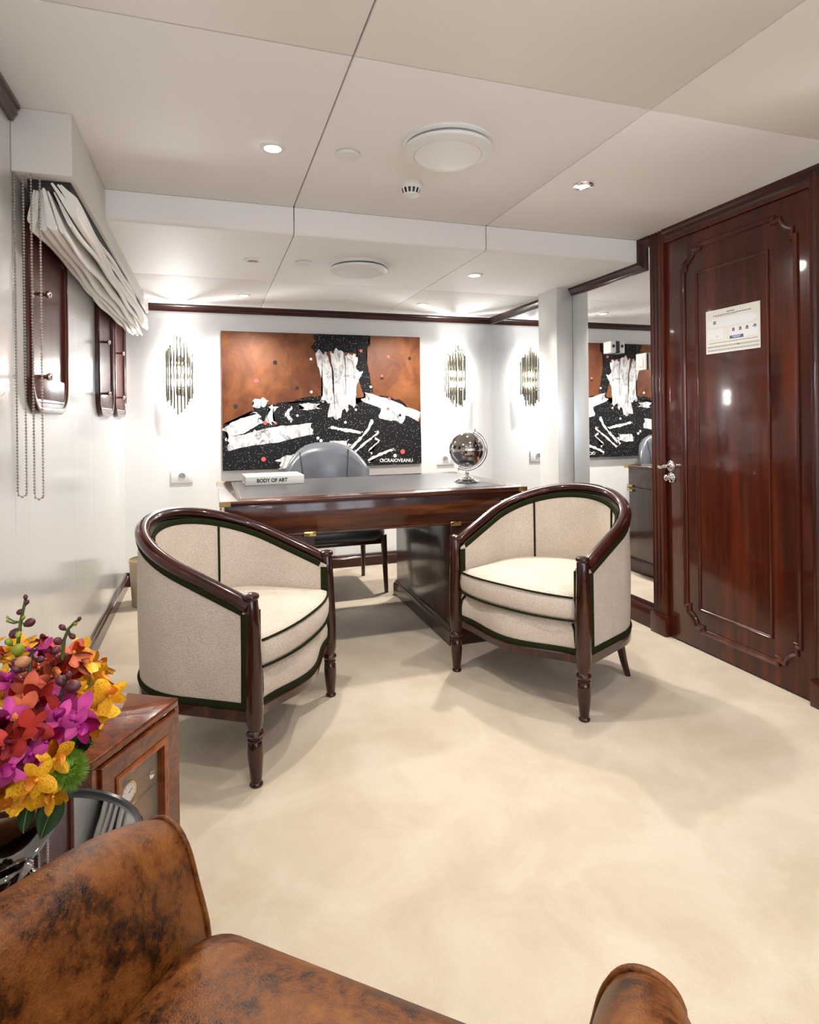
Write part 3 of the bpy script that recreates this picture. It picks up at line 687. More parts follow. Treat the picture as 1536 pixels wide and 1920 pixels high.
def text_mesh(name, body, size, m, parent, loc, rot, bold=0.0, extrude=0.0004, sx=1.0):
    cu = bpy.data.curves.new(name, 'FONT'); cu.body = body; cu.size = size; cu.extrude = extrude; cu.offset = bold; cu.align_x = 'CENTER'; cu.align_y = 'CENTER'; cu.resolution_u = 3
    o = bpy.data.objects.new(name, cu); COL.objects.link(o)
    dg = bpy.context.evaluated_depsgraph_get(); me = bpy.data.meshes.new_from_object(o.evaluated_get(dg)); me.name = name
    bpy.data.objects.remove(o); me.materials.clear(); me.materials.append(m)
    r = mesh_obj(name, me, parent); r.location = loc; r.rotation_euler = rot; r.scale = (sx, 1, 1); return r
text_mesh('signature', 'C.CRAIOVEANU', 0.040, PLAINWHITE, pn, PF(0.862, 0.968, 0.0354), (PI / 2, 0.03, 0), 0.0006)

# ================================================================== DESK
DX0, DX1, DY0, DY1, DZ = 0.632, 2.246, -1.905, -0.865, 0.822
desk = thing('pedestal_desk', ((DX0 + DX1) / 2, (DY0 + DY1) / 2, 0), 0, 'dark rosewood pedestal desk with grey leather top and brass corners', 'desk')
cx, cy = (DX0 + DX1) / 2, (DY0 + DY1) / 2; hx, hy = (DX1 - DX0) / 2, (DY1 - DY0) / 2
bm = BM(); box(bm, -hx, hx, -hy, hy, DZ - 0.022, DZ, 0.005, 3); tp = obj('desk_top', bm, DESKWOOD, desk, 30)
bm = BM(); box(bm, -hx + 0.085, hx - 0.085, -hy + 0.085, hy - 0.085, DZ - 0.001, DZ + 0.0012); obj('leather_inset', bm, DESKLEATHER, tp, 0)
bm = BM(); moulding(bm, [(-hx + 0.10, -hy + 0.10), (hx - 0.10, -hy + 0.10), (hx - 0.10, hy - 0.10), (-hx + 0.10, hy - 0.10)], [(0, DZ + 0.0010), (0, DZ + 0.0016), (0.005, DZ + 0.0016), (0.005, DZ + 0.0010)], XY, True); obj('gilt_line', bm, BRASS, tp, 0)
bm = BM(); box(bm, -hx + 0.022, hx - 0.022, -hy + 0.022, hy - 0.022, 0.645, DZ - 0.022, 0.002); obj('drawer_frieze', bm, DESKWOOD, desk, 30)
bm = BM(); box(bm, -hx + 0.012, hx - 0.012, -hy + 0.012, hy - 0.012, 0.640, 0.650, 0.003); obj('frieze_bead', bm, DESKWOOD, desk, 30)
for sx in (-1, 1):
    a, b = sorted((sx * (hx - 0.024), sx * (hx - 0.445)))
    bm = BM(); box(bm, a, b, -hy + 0.024, hy - 0.024, 0.06, 0.641, 0.003); pd = obj('pedestal', bm, DESKWOOD_V, desk, 30)
    bm = BM(); moulding(bm, [(a, -hy + 0.024), (b, -hy + 0.024), (b, hy - 0.024), (a, hy - 0.024)], [(0, 0.005), (-0.020, 0.005), (-0.020, 0.072), (-0.014, 0.080), (-0.014, 0.088), (-0.008, 0.092), (-0.006, 0.102), (0, 0.104)], XY, True)
    obj('plinth', bm, DESKWOOD_V, pd, 30)
    xi = sx * (hx - 0.445)      # inner edge brass straps
    for s2 in (-1, 1):
        for xx in (xi + sx * 0.024,):
            bm = BM(); box(bm, xx - 0.030, xx + 0.030, s2 * (hy - 0.010) - 0.004, s2 * (hy - 0.010) + 0.004, 0.632, 0.656, 0.002); obj('brass_strap', bm, BRASS, desk, 30)
            bm = BM()
            for q in (-0.018, 0.018): lathe(bm, [(0.003, 0), (0.003, 0.0015), (0, 0.002)], 8, M=Matrix.Translation((xx + q, s2 * (hy - 0.006), 0.644)) @ Matrix.Rotation(-s2 * PI / 2, 4, 'X'))
            obj('strap_screw', bm, BLACKP, desk, 30)
    for z in (0.625, 0.66):
        bm = BM(); box(bm, sx * (hx - 0.020) - 0.006, sx * (hx - 0.020) + 0.006, hy - 0.075, hy - 0.010, z - 0.008, z + 0.008, 0.002); obj('brass_strap', bm, BRASS, desk, 30)
    for s2 in (-1, 1):
        bm = BM(); ex, ey = sx * hx, s2 * hy
        prism(bm, [(ex + sx * 0.0015, ey + s2 * 0.0015), (ex - sx * 0.05, ey + s2 * 0.0015), (ex - sx * 0.05, ey - s2 * 0.008), (ex - sx * 0.008, ey - s2 * 0.008), (ex - sx * 0.008, ey - s2 * 0.05), (ex + sx * 0.0015, ey - s2 * 0.05)], DZ - 0.0235, DZ + 0.0008, XY)
        obj('brass_corner', bm, BRASS, desk, 0)

# book
bk = thing('book', (0.955, -1.09, DZ + 0.0018), math.radians(1.5), 'thick white hardback book lying on the desk', 'book')
BOOKW = mat('book_cover', (0.74, 0.73, 0.68), 0.45); PAGES = mat('book_pages', (0.70, 0.67, 0.58), 0.8)
bm = BM(); box(bm, -0.17, 0.17, -0.125, 0.13, 0, 0.004, 0.001); box(bm, -0.17, 0.17, -0.125, 0.13, 0.046, 0.05, 0.001); box(bm, -0.17, 0.17, -0.128, -0.122, 0, 0.05, 0.0015); obj('cover', bm, BOOKW, bk, 30)
bm = BM(); box(bm, -0.164, 0.164, -0.12, 0.124, 0.004, 0.046); obj('pages', bm, PAGES, bk, 0)
text_mesh('title_lettering', 'BODY OF ART', 0.030, PLAINBLACK, bk, (-0.018, -0.1283, 0.025), (PI / 2, 0, 0), 0.0012, 0.0004, 0.92)

# globe
gl = thing('desk_globe', (2.04, -1.56, DZ + 0.0013), math.radians(-15), 'smoky chrome globe on a silver stand at the desk corner', 'globe')
bm = BM(); lathe(bm, [(0, 0), (0.072, 0), (0.074, 0.006), (0.068, 0.012), (0.056, 0.016), (0.052, 0.022), (0.036, 0.025), (0.030, 0.030), (0.014, 0.034), (0.010, 0.042), (0.014, 0.050), (0.009, 0.056), (0.009, 0.068), (0, 0.068)], 36); obj('stand', bm, CHROME, gl, 40)
GR = 0.104; GC = Vector((0, 0, 0.068 + 0.012 + GR + 0.006))
bm = BM(); lathe(bm, [(GR * math.cos(a), GR * math.sin(a)) for a in [(-PI / 2 + PI * k / 32) for k in range(33)]], 48, c=GC, cap=False)
bmesh.ops.remove_doubles(bm, verts=bm.verts, dist=1e-5); sph = obj('sphere', bm, SMOKECHROME, gl, 60)
bm = BM(); moulding(bm, [((GR + 0.0003) * math.cos(2 * PI * k / 48), (GR + 0.0003) * math.sin(2 * PI * k / 48)) for k in range(48)], [(0, -0.0012), (-0.0006, 0), (0, 0.0012)], lambda a, b, h: (a + GC.x, b + GC.y, GC.z + h), True); obj('equator_line', bm, CHROME, sph, 30)
# raised land shapes as polished patches
tilt = math.radians(23); ax = Vector((math.sin(tilt), 0, math.cos(tilt)))
bm = BM(); R2 = GR + 0.012
pts = []
for k in range(27):
    a = tilt - math.radians(2) + (PI + math.radians(6)) * k / 26        # from upper pin clockwise round the right side to the lower pin
    pts.append(GC + Vector((math.sin(a) * R2, 0, math.cos(a) * R2)))
tube(bm, pts, 0.0032, 8, sx=2.6, up=(0, 1, 0)); obj('meridian_ring', bm, CHROME, gl, 40)
bm = BM(); cyl(bm, GC + ax * (GR - 0.002), GC + ax * (GR + 0.032), 0.0035, 0.0022, 8); cyl(bm, GC - ax * (GR - 0.002), GC - ax * (GR + 0.030), 0.0035, 0.0022, 8); obj('axis_pins', bm, SMOKECHROME, gl, 40)

# ================================================================== DESK CHAIR
dc = thing('desk_chair', (1.42, -0.585, 0), 0, 'slate leather desk chair with rounded back behind the desk', 'chair')
def cushion(bm, hw, y0, y1, z0, z1, rnd=0.05, n=10, dome=0.02, bow=0.0):
    rows = []
    for zi, (ins, zz) in enumerate([(rnd * 0.7, z0), (rnd * 0.2, z0 + (z1 - z0) * 0.15), (0, z0 + (z1 - z0) * 0.45), (rnd * 0.12, z0 + (z1 - z0) * 0.75), (rnd * 0.5, z1 - 0.004), (rnd * 1.2, z1)]):
        P = rrect(-hw + ins, hw - ins, y0 + ins, y1 - ins, 0.07, 5)
        rows.append([(a, b - bow * (1 - (a / hw) ** 2) * (1 if b < (y0 + y1) / 2 else 0), zz) for a, b in P])
    vs_ = grid(bm, rows, True)
    bm.faces.new(vs_[0][::-1])
    c = bm.verts.new((0, (y0 + y1) / 2, z1 + dome)); L = vs_[-1]
    for i in range(len(L)): bm.faces.new((L[i], L[(i + 1) % len(L)], c))
bm = BM(); cushion(bm, 0.335, -0.235, 0.27, 0.36, 0.475, 0.05, bow=0.03); obj('seat', bm, BLACKLEATHER, dc, 70)
# curved upholstered back
def backshape(u, v):     # u -1..1 across, v 0..1 up
    hw = 0.315 * (1 - 0.10 * (1 - v)) 
    zt = 0.44 + v * (0.575 * math.sqrt(max(0, 1 - (abs(u) ** 2.6) * 0.58)))
    x = u * hw; y = 0.27 - 0.16 * abs(u) ** 2.2 + 0.05 * v
    return x, y, zt
bm = BM(); fr, bk_ = [], []
for j in range(11):
    v = j / 10; fr.append([]); bk_.append([])
    for i in range(25):
        u = -1 + 2 * i / 24; x, y, z = backshape(u, v); th = 0.05 * math.sqrt(max(0.02, 1 - abs(u) ** 6)) * (1 if v < 0.9 else 0.75)
        fr[-1].append((x, y - th, z)); bk_[-1].append((x * 1.01, y + th, z))
loops = []
rows = [f + b[::-1] for f, b in zip(fr, bk_)]
vs_ = grid(bm, rows, True)
L = vs_[-1]; n = len(fr[0])
mid = [bm.verts.new(((Vector(fr[-1][i]) + Vector(bk_[-1][i])) / 2) + Vector((0, 0, 0.018))) for i in range(n)]
for i in range(n - 1):
    bm.faces.new((L[i], L[i + 1], mid[i + 1], mid[i])); bm.faces.new((mid[i], mid[i + 1], L[2 * n - 2 - i], L[2 * n - 1 - i]))
bm.faces.new((L[0], mid[0], L[2 * n - 1])); bm.faces.new((L[n - 1], L[n], mid[n - 1])); bm.faces.new(vs_[0][::-1])
br = obj('backrest', bm, GREYLEATHER, dc, 80)
for su in (-0.62, 0.55):
    bm = BM(); pts = []
    for j in range(2, 11):
        v = j / 10; x, y, z = backshape(su + (0.12 * (1 - v)) * (1 if su < 0 else -1), v); pts.append((x, y - 0.0505 * (1 if v < 0.9 else 0.75) , z))
    tube(bm, pts, 0.004, 6); obj('piping', bm, BLACKLEATHER, br, 60)
for sx in (-1, 1):
    bm = BM(); tube(bm, [(sx * 0.315, -0.215, 0.40), (sx * 0.322, -0.22, 0.2), (sx * 0.328, -0.228, 0.0)], [0.024, 0.019, 0.014], 8); obj('front_leg', bm, DESKWOOD_V, dc, 40)
    bm = BM(); tube(bm, [(sx * 0.27, 0.20, 0.42), (sx * 0.275, 0.22, 0.2), (sx * 0.285, 0.265, 0.0)], [0.024, 0.019, 0.014], 8); obj('rear_leg', bm, CHAIRWOOD, dc, 40)
bm = BM(); box(bm, -0.31, 0.31, -0.21, 0.24, 0.335, 0.365, 0.006); obj('seat_frame', bm, DESKWOOD_V, dc, 30)

# waste bin beside the desk
bn = thing('waste_bin', (0.20, -0.52, 0), 0, 'beige cylindrical waste bin mostly hidden behind the left tub chair', 'bin')
BINM = mat('bin_beige', (0.42, 0.35, 0.24), 0.45)
bm = BM(); lathe(bm, [(0, 0.004), (0.10, 0.004), (0.102, 0.01), (0.118, 0.30), (0.114, 0.30), (0.098, 0.012), (0, 0.012)], 36); obj('body', bm, BINM, bn, 40)
bm = BM(); lathe(bm, [(0.112, 0.296), (0.121, 0.296), (0.121, 0.304), (0.112, 0.304)], 36, cap=False); obj('rim', bm, BRASS, bn, 40)

# ================================================================== TUB CHAIRS
def tub_chair(lean):
    root = thing('tub_chair')
    HW, YB, YD = 0.345, 0.27, 0.60
    def U(s, off=0.0):         # s 0..1 around the horseshoe from the left post; off < 0 is inwards
        Ls, La = YB, PI / 2 * 0.34 * 2 * 0.97
        tot = 2 * Ls + 2 * La; d = s * tot
        if d < Ls: return Vector((-(HW + off), d))
        if d > tot - Ls: return Vector((HW + off, tot - d))
        a = PI * (d - Ls) / (2 * La)
        return Vector((-(HW + off) * math.cos(a), YB + (YD - YB + off) * math.sin(a)))
    N = 48
    zr = lambda y: 0.602 + 0.405 * max(0, y)      # rail lies in a tilted plane
    S = [i / N for i in range(N + 1)]
    # rail
    pts = [(U(s).x, max(U(s).y, 0.016), zr(U(s).y)) for s in S]
    bm = BM(); tube(bm, pts, 0.0235, 12, sx=1.15, up=(0, 0, 1)); obj('top_rail', bm, CHAIRWOOD_D, root, 60)
    # upholstery inside and outside
    def shell(off, z0, z1f, name, m, bulge):
        bm = BM(); rows = []
        for j in range(9):
            q = j / 8
            rows.append([])
            for s in S:
                p = U(s, off + bulge * math.sin(PI * q)); z = z0 + (z1f(p.y) - z0) * q; rows[-1].append((p.x, p.y, z))
        grid(bm, rows); return obj(name, bm, m, root, 80)
    shell(0.014, 0.262, lambda y: zr(y) - 0.012, 'outer_upholstery', UPH, 0.006)
    shell(-0.040, 0.30, lambda y: zr(y) - 0.010, 'inner_upholstery', UPH, -0.006)
    # front edge closing strip of the arms
    # braid under the rail, both faces, and above the base rail
    def braid(off, zf, rad=0.0075, sx=0.55, s0=0.0, s1=1.0, name='braid'):
        bm = BM(); P = []
        for i in range(N + 1):
            s = s0 + (s1 - s0) * i / N; p = U(s, off); P.append((p.x, p.y, zf(p.y)))
        tube(bm, P, rad, 6, sx=sx, up=(0, 0, 1)); obj(name, bm, PIPE, root, 60)
    braid(0.016, lambda y: zr(y) - 0.026, 0.014, 0.5, 0.012, 0.988); braid(-0.038, lambda y: zr(y) - 0.020, 0.014, 0.55, 0.012, 0.988); braid(0.016, lambda y: 0.272, 0.013)
    for sx in (-1, 1):
        for off in (0.015, -0.042):
            bm = BM(); x = sx * (HW + off); tube(bm, [(x, 0.024 if off > 0 else 0.012, 0.27 if off > 0 else 0.40), (x, 0.022 if off > 0 else 0.012, zr(0) - 0.02)], 0.016, 6, sx=0.6, up=(0, 1, 0)); obj('braid', bm, PIPE, root, 60)
    for s in (0.30, 0.70):
        p0 = U(s, -0.045); bm = BM(); tube(bm, [(p0.x, p0.y, 0.42), (U(s, -0.048).x, U(s, -0.048).y, 0.55), (p0.x, p0.y, zr(p0.y) - 0.02)], 0.005, 6); obj('seam_braid', bm, PIPE, root, 60)
    # base rail
    bm = BM(); rows = []
    for off, z in ((0.012, 0.216), (0.020, 0.222), (0.020, 0.258), (0.012, 0.264), (-0.03, 0.264), (-0.03, 0.216)):
        rows.append([(U(s, off).x, U(s, off).y, z) for s in S])
    rows.append(rows[0]); grid(bm, rows); bmesh.ops.remove_doubles(bm, verts=bm.verts, dist=1e-6); obj('base_rail', bm, CHAIRWOOD, root, 40)
    # bowed front
    def bow(x, k=0.055): u = min(1, abs(x) / 0.30); return -k * (0.5 + 0.5 * math.cos(PI * u))
    X = [-0.325 + 0.65 * i / 28 for i in range(29)]
    bm = BM(); rows = []
    for dy, z in ((0.012, 0.212), (-0.006, 0.215), (-0.010, 0.245), (-0.004, 0.252), (0.03, 0.252), (0.03, 0.212)):
        rows.append([(x, 0.005 + bow(x) + dy, z - 0.012 * (1 - (x / 0.325) ** 2)) for x in X])
    rows.append(rows[0]); grid(bm, rows); obj('front_rail', bm, CHAIRWOOD, root, 40)
    bm = BM(); rows = []
    for j in range(7):
        q = j / 6; z = 0.245 + 0.125 * q
        rows.append([(x * 0.96, 0.008 + bow(x) - 0.012 * math.sin(PI * q), z - 0.012 * (1 - (x / 0.325) ** 2) * (1 - q)) for x in X])
    rows.append([(x * 0.96, 0.10, 0.372) for x in X]); grid(bm, rows); obj('front_panel', bm, UPH, root, 80)
    bm = BM(); tube(bm, [(x * 0.955, 0.000 + bow(x), 0.262 - 0.012 * (1 - (x / 0.325) ** 2)) for x in X], 0.012, 6, sx=0.6, up=(0, 0, 1)); obj('braid', bm, PIPE, root, 60)
    for sx in (-1, 1):
        bm = BM(); tube(bm, [(sx * 0.308, -0.001, 0.262), (sx * 0.305, -0.004, 0.31), (sx * 0.300, 0.0, 0.345), (sx * 0.285, 0.01, 0.366)], 0.010, 6, sx=0.6); obj('braid', bm, PIPE, root, 60)
    # seat cushion
    def bow2(x, k): return -k * (1 - min(1, abs(x) / 0.31) ** 2.4)
    def plan(ins, k=0.062):
        P = []
        for i in range(25):
            x = (-0.297 + ins) + (0.594 - 2 * ins) * i / 24; P.append((x, 0.0 + ins + bow2(x, k) ))
        for i in range(33):
            s = 1 - i / 32; p = U(s, -0.048 - ins); 
            if p.y > 0.03: P.append((p.x, p.y))
        return P
    lev = [(0.020, 0.378), (0.004, 0.384), (-0.004, 0.405), (-0.006, 0.43), (-0.003, 0.462), (0.006, 0.480), (0.03, 0.492), (0.08, 0.503)]
    bm = BM(); rows = [[(x, y, z) for x, y in plan(i)] for i, z in lev]
    vs_ = grid(bm, rows, True); bm.faces.new(vs_[0][::-1])
    c = bm.verts.new((0, 0.26, 0.514)); L = vs_[-1]
    for i in range(len(L)): bm.faces.new((L[i], L[(i + 1) % len(L)], c))
    cu = obj('seat_cushion', bm, UPH, root, 80)
    for ins, z in ((0.002, 0.482), (0.002, 0.384)):
        P = plan(ins - 0.003)[:25]
        bm = BM(); tube(bm, [(x, y, z - (0.006 * (x / 0.297) ** 2 if z > 0.4 else 0)) for x, y in P], 0.0048, 6); obj('cushion_piping', bm, PIPE, cu, 60)
    # front posts with turned feet
    prof = [(0.0, 0.0), (0.021, 0.0), (0.023, 0.004), (0.022, 0.009), (0.018, 0.013), (0.019, 0.020), (0.023, 0.06), (0.0265, 0.10), (0.0265, 0.125), (0.024, 0.146), (0.021, 0.150), (0.025, 0.153), (0.0255, 0.157), (0.021, 0.160), (0.021, 0.164), (0.027, 0.168), (0.030, 0.176), (0.027, 0.184), (0.022, 0.188), (0.023, 0.193), (0.029, 0.215), (0.0315, 0.26), (0.0315, 0.32), (0.030, 0.42), (0.0265, 0.54), (0.0235, 0.622), (0.022, 0.626), (0.027, 0.630), (0.0285, 0.637), (0.026, 0.643), (0.015, 0.648), (0, 0.649)]
    for sx in (-1, 1):
        bm = BM(); lathe(bm, prof, 20)
        for v in bm.verts: v.co.x += lean[0] * v.co.z; v.co.y += lean[1] * v.co.z
        bmesh.ops.translate(bm, verts=bm.verts, vec=(sx * 0.338, 0.0, 0)); obj('front_post', bm, CHAIRWOOD, root, 40)
    for sx in (-1, 1):
        bm = BM(); tube(bm, [(sx * 0.24, 0.455, 0.232), (sx * 0.248, 0.470, 0.16), (sx * 0.257, 0.485, 0.08), (sx * 0.262, 0.515, 0.0)], [0.026, 0.021, 0.017, 0.014], 8); obj('rear_leg', bm, CHAIRWOOD, root, 40)
    return root
c1 = tub_chair((0.0, 0.0)); c1.location = (1.843, -2.498, 0); c1.rotation_euler.z = math.radians(-64.6)
tag(c1, 'beige tub chair with green braid on the right, nearest the door', 'armchair', 'tub chairs in front of the desk')
c2 = tub_chair((0.0, 0.02)); c2.location = (0.903, -2.528, 0); c2.rotation_euler.z = math.radians(57.6); c2.scale = (0.985, 0.985, 0.975)
tag(c2, 'beige tub chair with green braid on the left, beside the humidor', 'armchair', 'tub chairs in front of the desk')

# ================================================================== ROMAN BLIND AND CHAINS
bl = thing('roman_blind', (0.09, -1.33, 2.0), 0, 'gathered cream linen roman blind hanging under the pelmet', 'blind')
NB = 11
for k in range(NB):
    u = k / (NB - 1)
    a0 = Vector((0.052 + 0.080 * u, -0.010 if k > 5 else -0.03)); ang = math.radians(-118 + 92 * u)
    Lf = 0.115 + 0.03 * math.sin(PI * u)
    tip = a0 + Vector((math.cos(ang), math.sin(ang))) * Lf
    tip.x = min(tip.x, 0.178 - 0.0); tip.x = max(tip.x, 0.042)
    bm = BM(); rnd = random.Random(k); ph = rnd.uniform(0, 6); rows = []
    M_ = 40
    for j in range(M_ + 1):
        v = j / M_; y = -1.27 + 2.52 * v + (0.02 * rnd.uniform(-1, 1) if j in (0, M_) else 0)
        wob = 0.005 * math.sin(9 * v + ph) + 0.003 * math.sin(23 * v + 2 * ph)
        sag = 0.012 * math.sin(PI * v) * (1 - u)
        B = Vector((a0.x, a0.y)); T = tip + Vector((wob * 0.8, wob - sag)); d = (T - B).normalized(); nn = Vector((-d.y, d.x)); Ln = (T - B).length
        sec = []
        for s, hgt in ((0, 0.003), (0.35, 0.005), (0.7, 0.009), (0.9, 0.010), (0.985, 0.006), (1.0, 0), (0.985, -0.006), (0.9, -0.010), (0.7, -0.009), (0.35, -0.005), (0, -0.003)):
            q = B + d * (Ln * s) + nn * (hgt * (1 + 0.25 * math.sin(7 * v + ph))); sec.append((q.x - 0.09, y, q.y))
        rows.append(sec)
    vs_ = grid(bm, rows, True); bm.faces.new(vs_[0]); bm.faces.new(vs_[-1][::-1]); obj('fold', bm, CLOTH, bl, 80)
bm = BM(); box(bm, -0.058, 0.07, -1.26, 1.26, -0.03, 0.005, 0.002); obj('head_rail', bm, DARKGAP, bl, 30)

CHAINM = mat('bead_chain_steel', (0.45, 0.42, 0.36), 0.35, 0.8)
def bead_chain(xa, xb, zb, label):
    r = 0.0040; xm = (xa + xb) / 2; bm = BM(); path = []; z = 2.006; rr = (xb - xa) / 2
    while z > zb + rr: path.append((xa, z)); z -= 0.0100
    n_ = max(2, int(PI * rr / 0.010))
    for k in range(n_): a = PI + PI * (k + 0.5) / n_; path.append((xm + rr * math.cos(a), zb + rr + rr * math.sin(a)))
    z = zb + rr
    while z < 2.006: path.append((xb, z)); z += 0.0100
    for x, zz in path: lathe(bm, [(0, -r), (r * 0.8, -r * 0.6), (r, 0), (r * 0.8, r * 0.6), (0, r)], 6, c=(x - xm, 0, zz - 1.5))
    for (y1, z1), (y2, z2) in zip(path, path[1:]): cyl(bm, (y1 - xm, 0, z1 - 1.5), (y2 - xm, 0, z2 - 1.5), 0.0012, seg=4)
    o = obj('bead_chain', bm, CHAINM, None, 60); o.location = (xm, -2.632, 1.5); tag(o, label, 'chain', 'blind pull chains')
bead_chain(0.006, 0.031, 0.965, 'looped metal bead chain nearest the left picture edge')
bead_chain(0.053, 0.078, 0.955, 'looped metal bead chain hanging in front of the first shuttered window')

# ================================================================== HUMIDOR CABINET
HA = math.atan2(0.254, 0.156)             # direction of the glazed front
hm = thing('humidor_cabinet', (0.352, -3.476, 0), HA, 'burl wood humidor cabinet with a glazed door', 'cabinet')
# local: x along the glazed front (0..HL), y to the back (0..HDp), front at y = 0
HL, HDp, HZ = 0.298, 0.285, 0.50
bm = BM(); box(bm, 0, HL, 0.0, HDp, HZ - 0.020, HZ, 0.003); obj('top', bm, BURL, hm, 30)
bm = BM(); box(bm, 0, 0.016, 0.0, HDp, 0.03, HZ - 0.020); obj('side_panel', bm, BURL, hm, 30)
bm = BM(); box(bm, HL - 0.016, HL, 0.0, HDp, 0.03, HZ - 0.020); obj('side_panel', bm, BURL, hm, 30)
bm = BM(); box(bm, 0.016, HL - 0.016, HDp - 0.012, HDp, 0.03, HZ - 0.02); obj('back_panel', bm, BURL, hm, 30)
bm = BM(); box(bm, 0.0, HL, 0.0, HDp, 0.0, 0.035, 0.003); obj('base', bm, BURL, hm, 30)
bm = BM(); prism(bm, [(0, 0.035), (HL, 0.035), (HL, HZ - 0.001), (0, HZ - 0.001)], 0, 0, lambda a, b, h: (a, 0, b)); bm.free()
def hframe(x0, x1, z0, z1, prof, name, m, par):
    bm = BM(); moulding(bm, [(x0, z0), (x1, z0), (x1, z1), (x0, z1)], prof, lambda a, b, h: (a, -h, b), True); return obj(name, bm, m, par, 30)
drf = hframe(0.018, HL - 0.018, 0.055, HZ - 0.024, [(0, -0.012), (0, 0.006), (0.002, 0.008), (0.042, 0.008), (0.042, -0.012), (0, -0.012)], 'door', BURL, hm)
hframe(0.060, HL - 0.060, 0.097, HZ - 0.066, [(-0.001, 0.007), (-0.001, 0.011), (0.003, 0.013), (0.014, 0.011), (0.014, -0.010), (-0.001, -0.010)], 'door_lip', BURL_EDGE, drf)
bm = BM(); box(bm, 0.074, HL - 0.074, -0.001, 0.001, 0.111, HZ - 0.080); obj('door_glass', bm, CABGLASS, drf, 0)
CEDAR = wood('cedar_drawer', (0.16, 0.075, 0.035), (0.26, 0.13, 0.065), (0.34, 0.19, 0.10), (4, 20, 20), 0.5, 0.2, 0.2, 4.0)
zz = [0.06, 0.16, 0.235, 0.31, 0.385, 0.445]
for z0, z1 in zip(zz, zz[1:]):
    bm = BM(); box(bm, 0.022, HL - 0.022, 0.030, HDp - 0.02, z0 + 0.003, z1 - 0.003, 0.002); dw = obj('drawer', bm, CEDAR, hm, 30)
    bm = BM(); box(bm, 0.05, HL - 0.04, 0.0285, 0.0305, z0 + 0.001, z0 + 0.005); obj('drawer_lip', bm, BRASS, dw, 0)
    if z0 > 0.3:
        for xk in ((0.141, 0.222) if z0 > 0.38 else (0.211,)):
            bm = BM(); lathe(bm, [(0.004, 0), (0.004, 0.008), (0.010, 0.012), (0.011, 0.017), (0.006, 0.021), (0, 0.022)], 14, M=Matrix.Translation((xk, 0.030, z0 + (z1 - z0) * (0.42 if z0 > 0.38 else 0.58))) @ Matrix.Rotation(PI / 2, 4, 'X')); obj('knob', bm, CHROME, dw, 50)
dl = None
bm = BM(); lathe(bm, [(0.026, 0), (0.028, 0.006), (0.026, 0.010), (0.022, 0.008), (0, 0.008)], 28, M=Matrix.Translation((0.136, 0.030, 0.352)) @ Matrix.Rotation(PI / 2, 4, 'X')); dl = obj('hygrometer', bm, BRASS, hm, 40, label='round brass hygrometer dial')
bm = BM(); lathe(bm, [(0.021, 0.0082), (0.021, 0.009), (0, 0.009)], 28, M=Matrix.Translation((0.136, 0.030, 0.352)) @ Matrix.Rotation(PI / 2, 4, 'X')); obj('dial_face', bm, PLAINWHITE, dl, 40)
bm = BM(); cyl(bm, (0.136, 0.0205, 0.352), (0.148, 0.0205, 0.359), 0.0009, seg=5)
for k in range(12):
    a = 2 * PI * k / 12; cyl(bm, (0.136 + 0.016 * math.cos(a), 0.0207, 0.352 + 0.016 * math.sin(a)), (0.136 + 0.019 * math.cos(a), 0.0207, 0.352 + 0.019 * math.sin(a)), 0.0005, seg=4)
obj('dial_marks', bm, PLAINBLACK, dl, 40)

# ================================================================== SIDE TABLE, VASE, FLOWERS
VX, VY, TZ = 0.277, -3.783, 0.508
st = thing('side_table', (VX, VY, 0), 0, 'round black side table with mirrored top and raised rim', 'table')
BLKMET = mat('black_gloss_metal', (0.012, 0.012, 0.013), 0.15, 0.0, coat=0.6, coat_r=0.05)
TOPGL = mat('black_mirror_glass', (0.55, 0.57, 0.60), 0.02, 1.0)
bm = BM(); lathe(bm, [(0, TZ - 0.004), (0.196, TZ - 0.004), (0.196, TZ), (0, TZ)], 64); obj('mirror_top', bm, TOPGL, st, 30)
bm = BM(); lathe(bm, [(0.190, TZ - 0.016), (0.200, TZ - 0.018), (0.204, TZ - 0.012), (0.204, TZ + 0.006), (0.201, TZ + 0.009), (0.197, TZ + 0.007), (0.1955, TZ), (0.190, TZ - 0.004)], 64, cap=False); obj('rim', bm, BLKMET, st, 40)
bm = BM(); lathe(bm, [(0, 0), (0.14, 0), (0.142, 0.006), (0.135, 0.012), (0.03, 0.018), (0.020, 0.03), (0.018, 0.25), (0.020, TZ - 0.03), (0.06, TZ - 0.012), (0.195, TZ - 0.006), (0, TZ - 0.005)], 40); obj('pedestal', bm, BLKMET, st, 40)

vz = TZ + 0.0005
vs_thing = thing('vase', (VX - 0.008, VY - 0.004, vz), 0, 'mirror polished round bowl vase on the side table', 'vase')
BLKCHROME = mat('black_chrome', (0.38, 0.37, 0.37), 0.03, 1.0)
bm = BM(); lathe(bm, [(0, 0), (0.050, 0), (0.052, 0.004), (0.044, 0.010), (0.050, 0.018), (0.072, 0.038), (0.088, 0.065), (0.093, 0.095), (0.0925, 0.155), (0.0910, 0.157), (0.0900, 0.155), (0.0905, 0.10), (0.084, 0.068), (0.06, 0.04), (0, 0.03)], 56); obj('bowl', bm, BLKCHROME, vs_thing, 50)
bm = BM(); lathe(bm, [(0, 0.118), (0.0895, 0.118), (0.0895, 0.122), (0, 0.124)], 24); obj('moss', bm, mat('moss', (0.02, 0.04, 0.01), 0.9), vs_thing, 40)

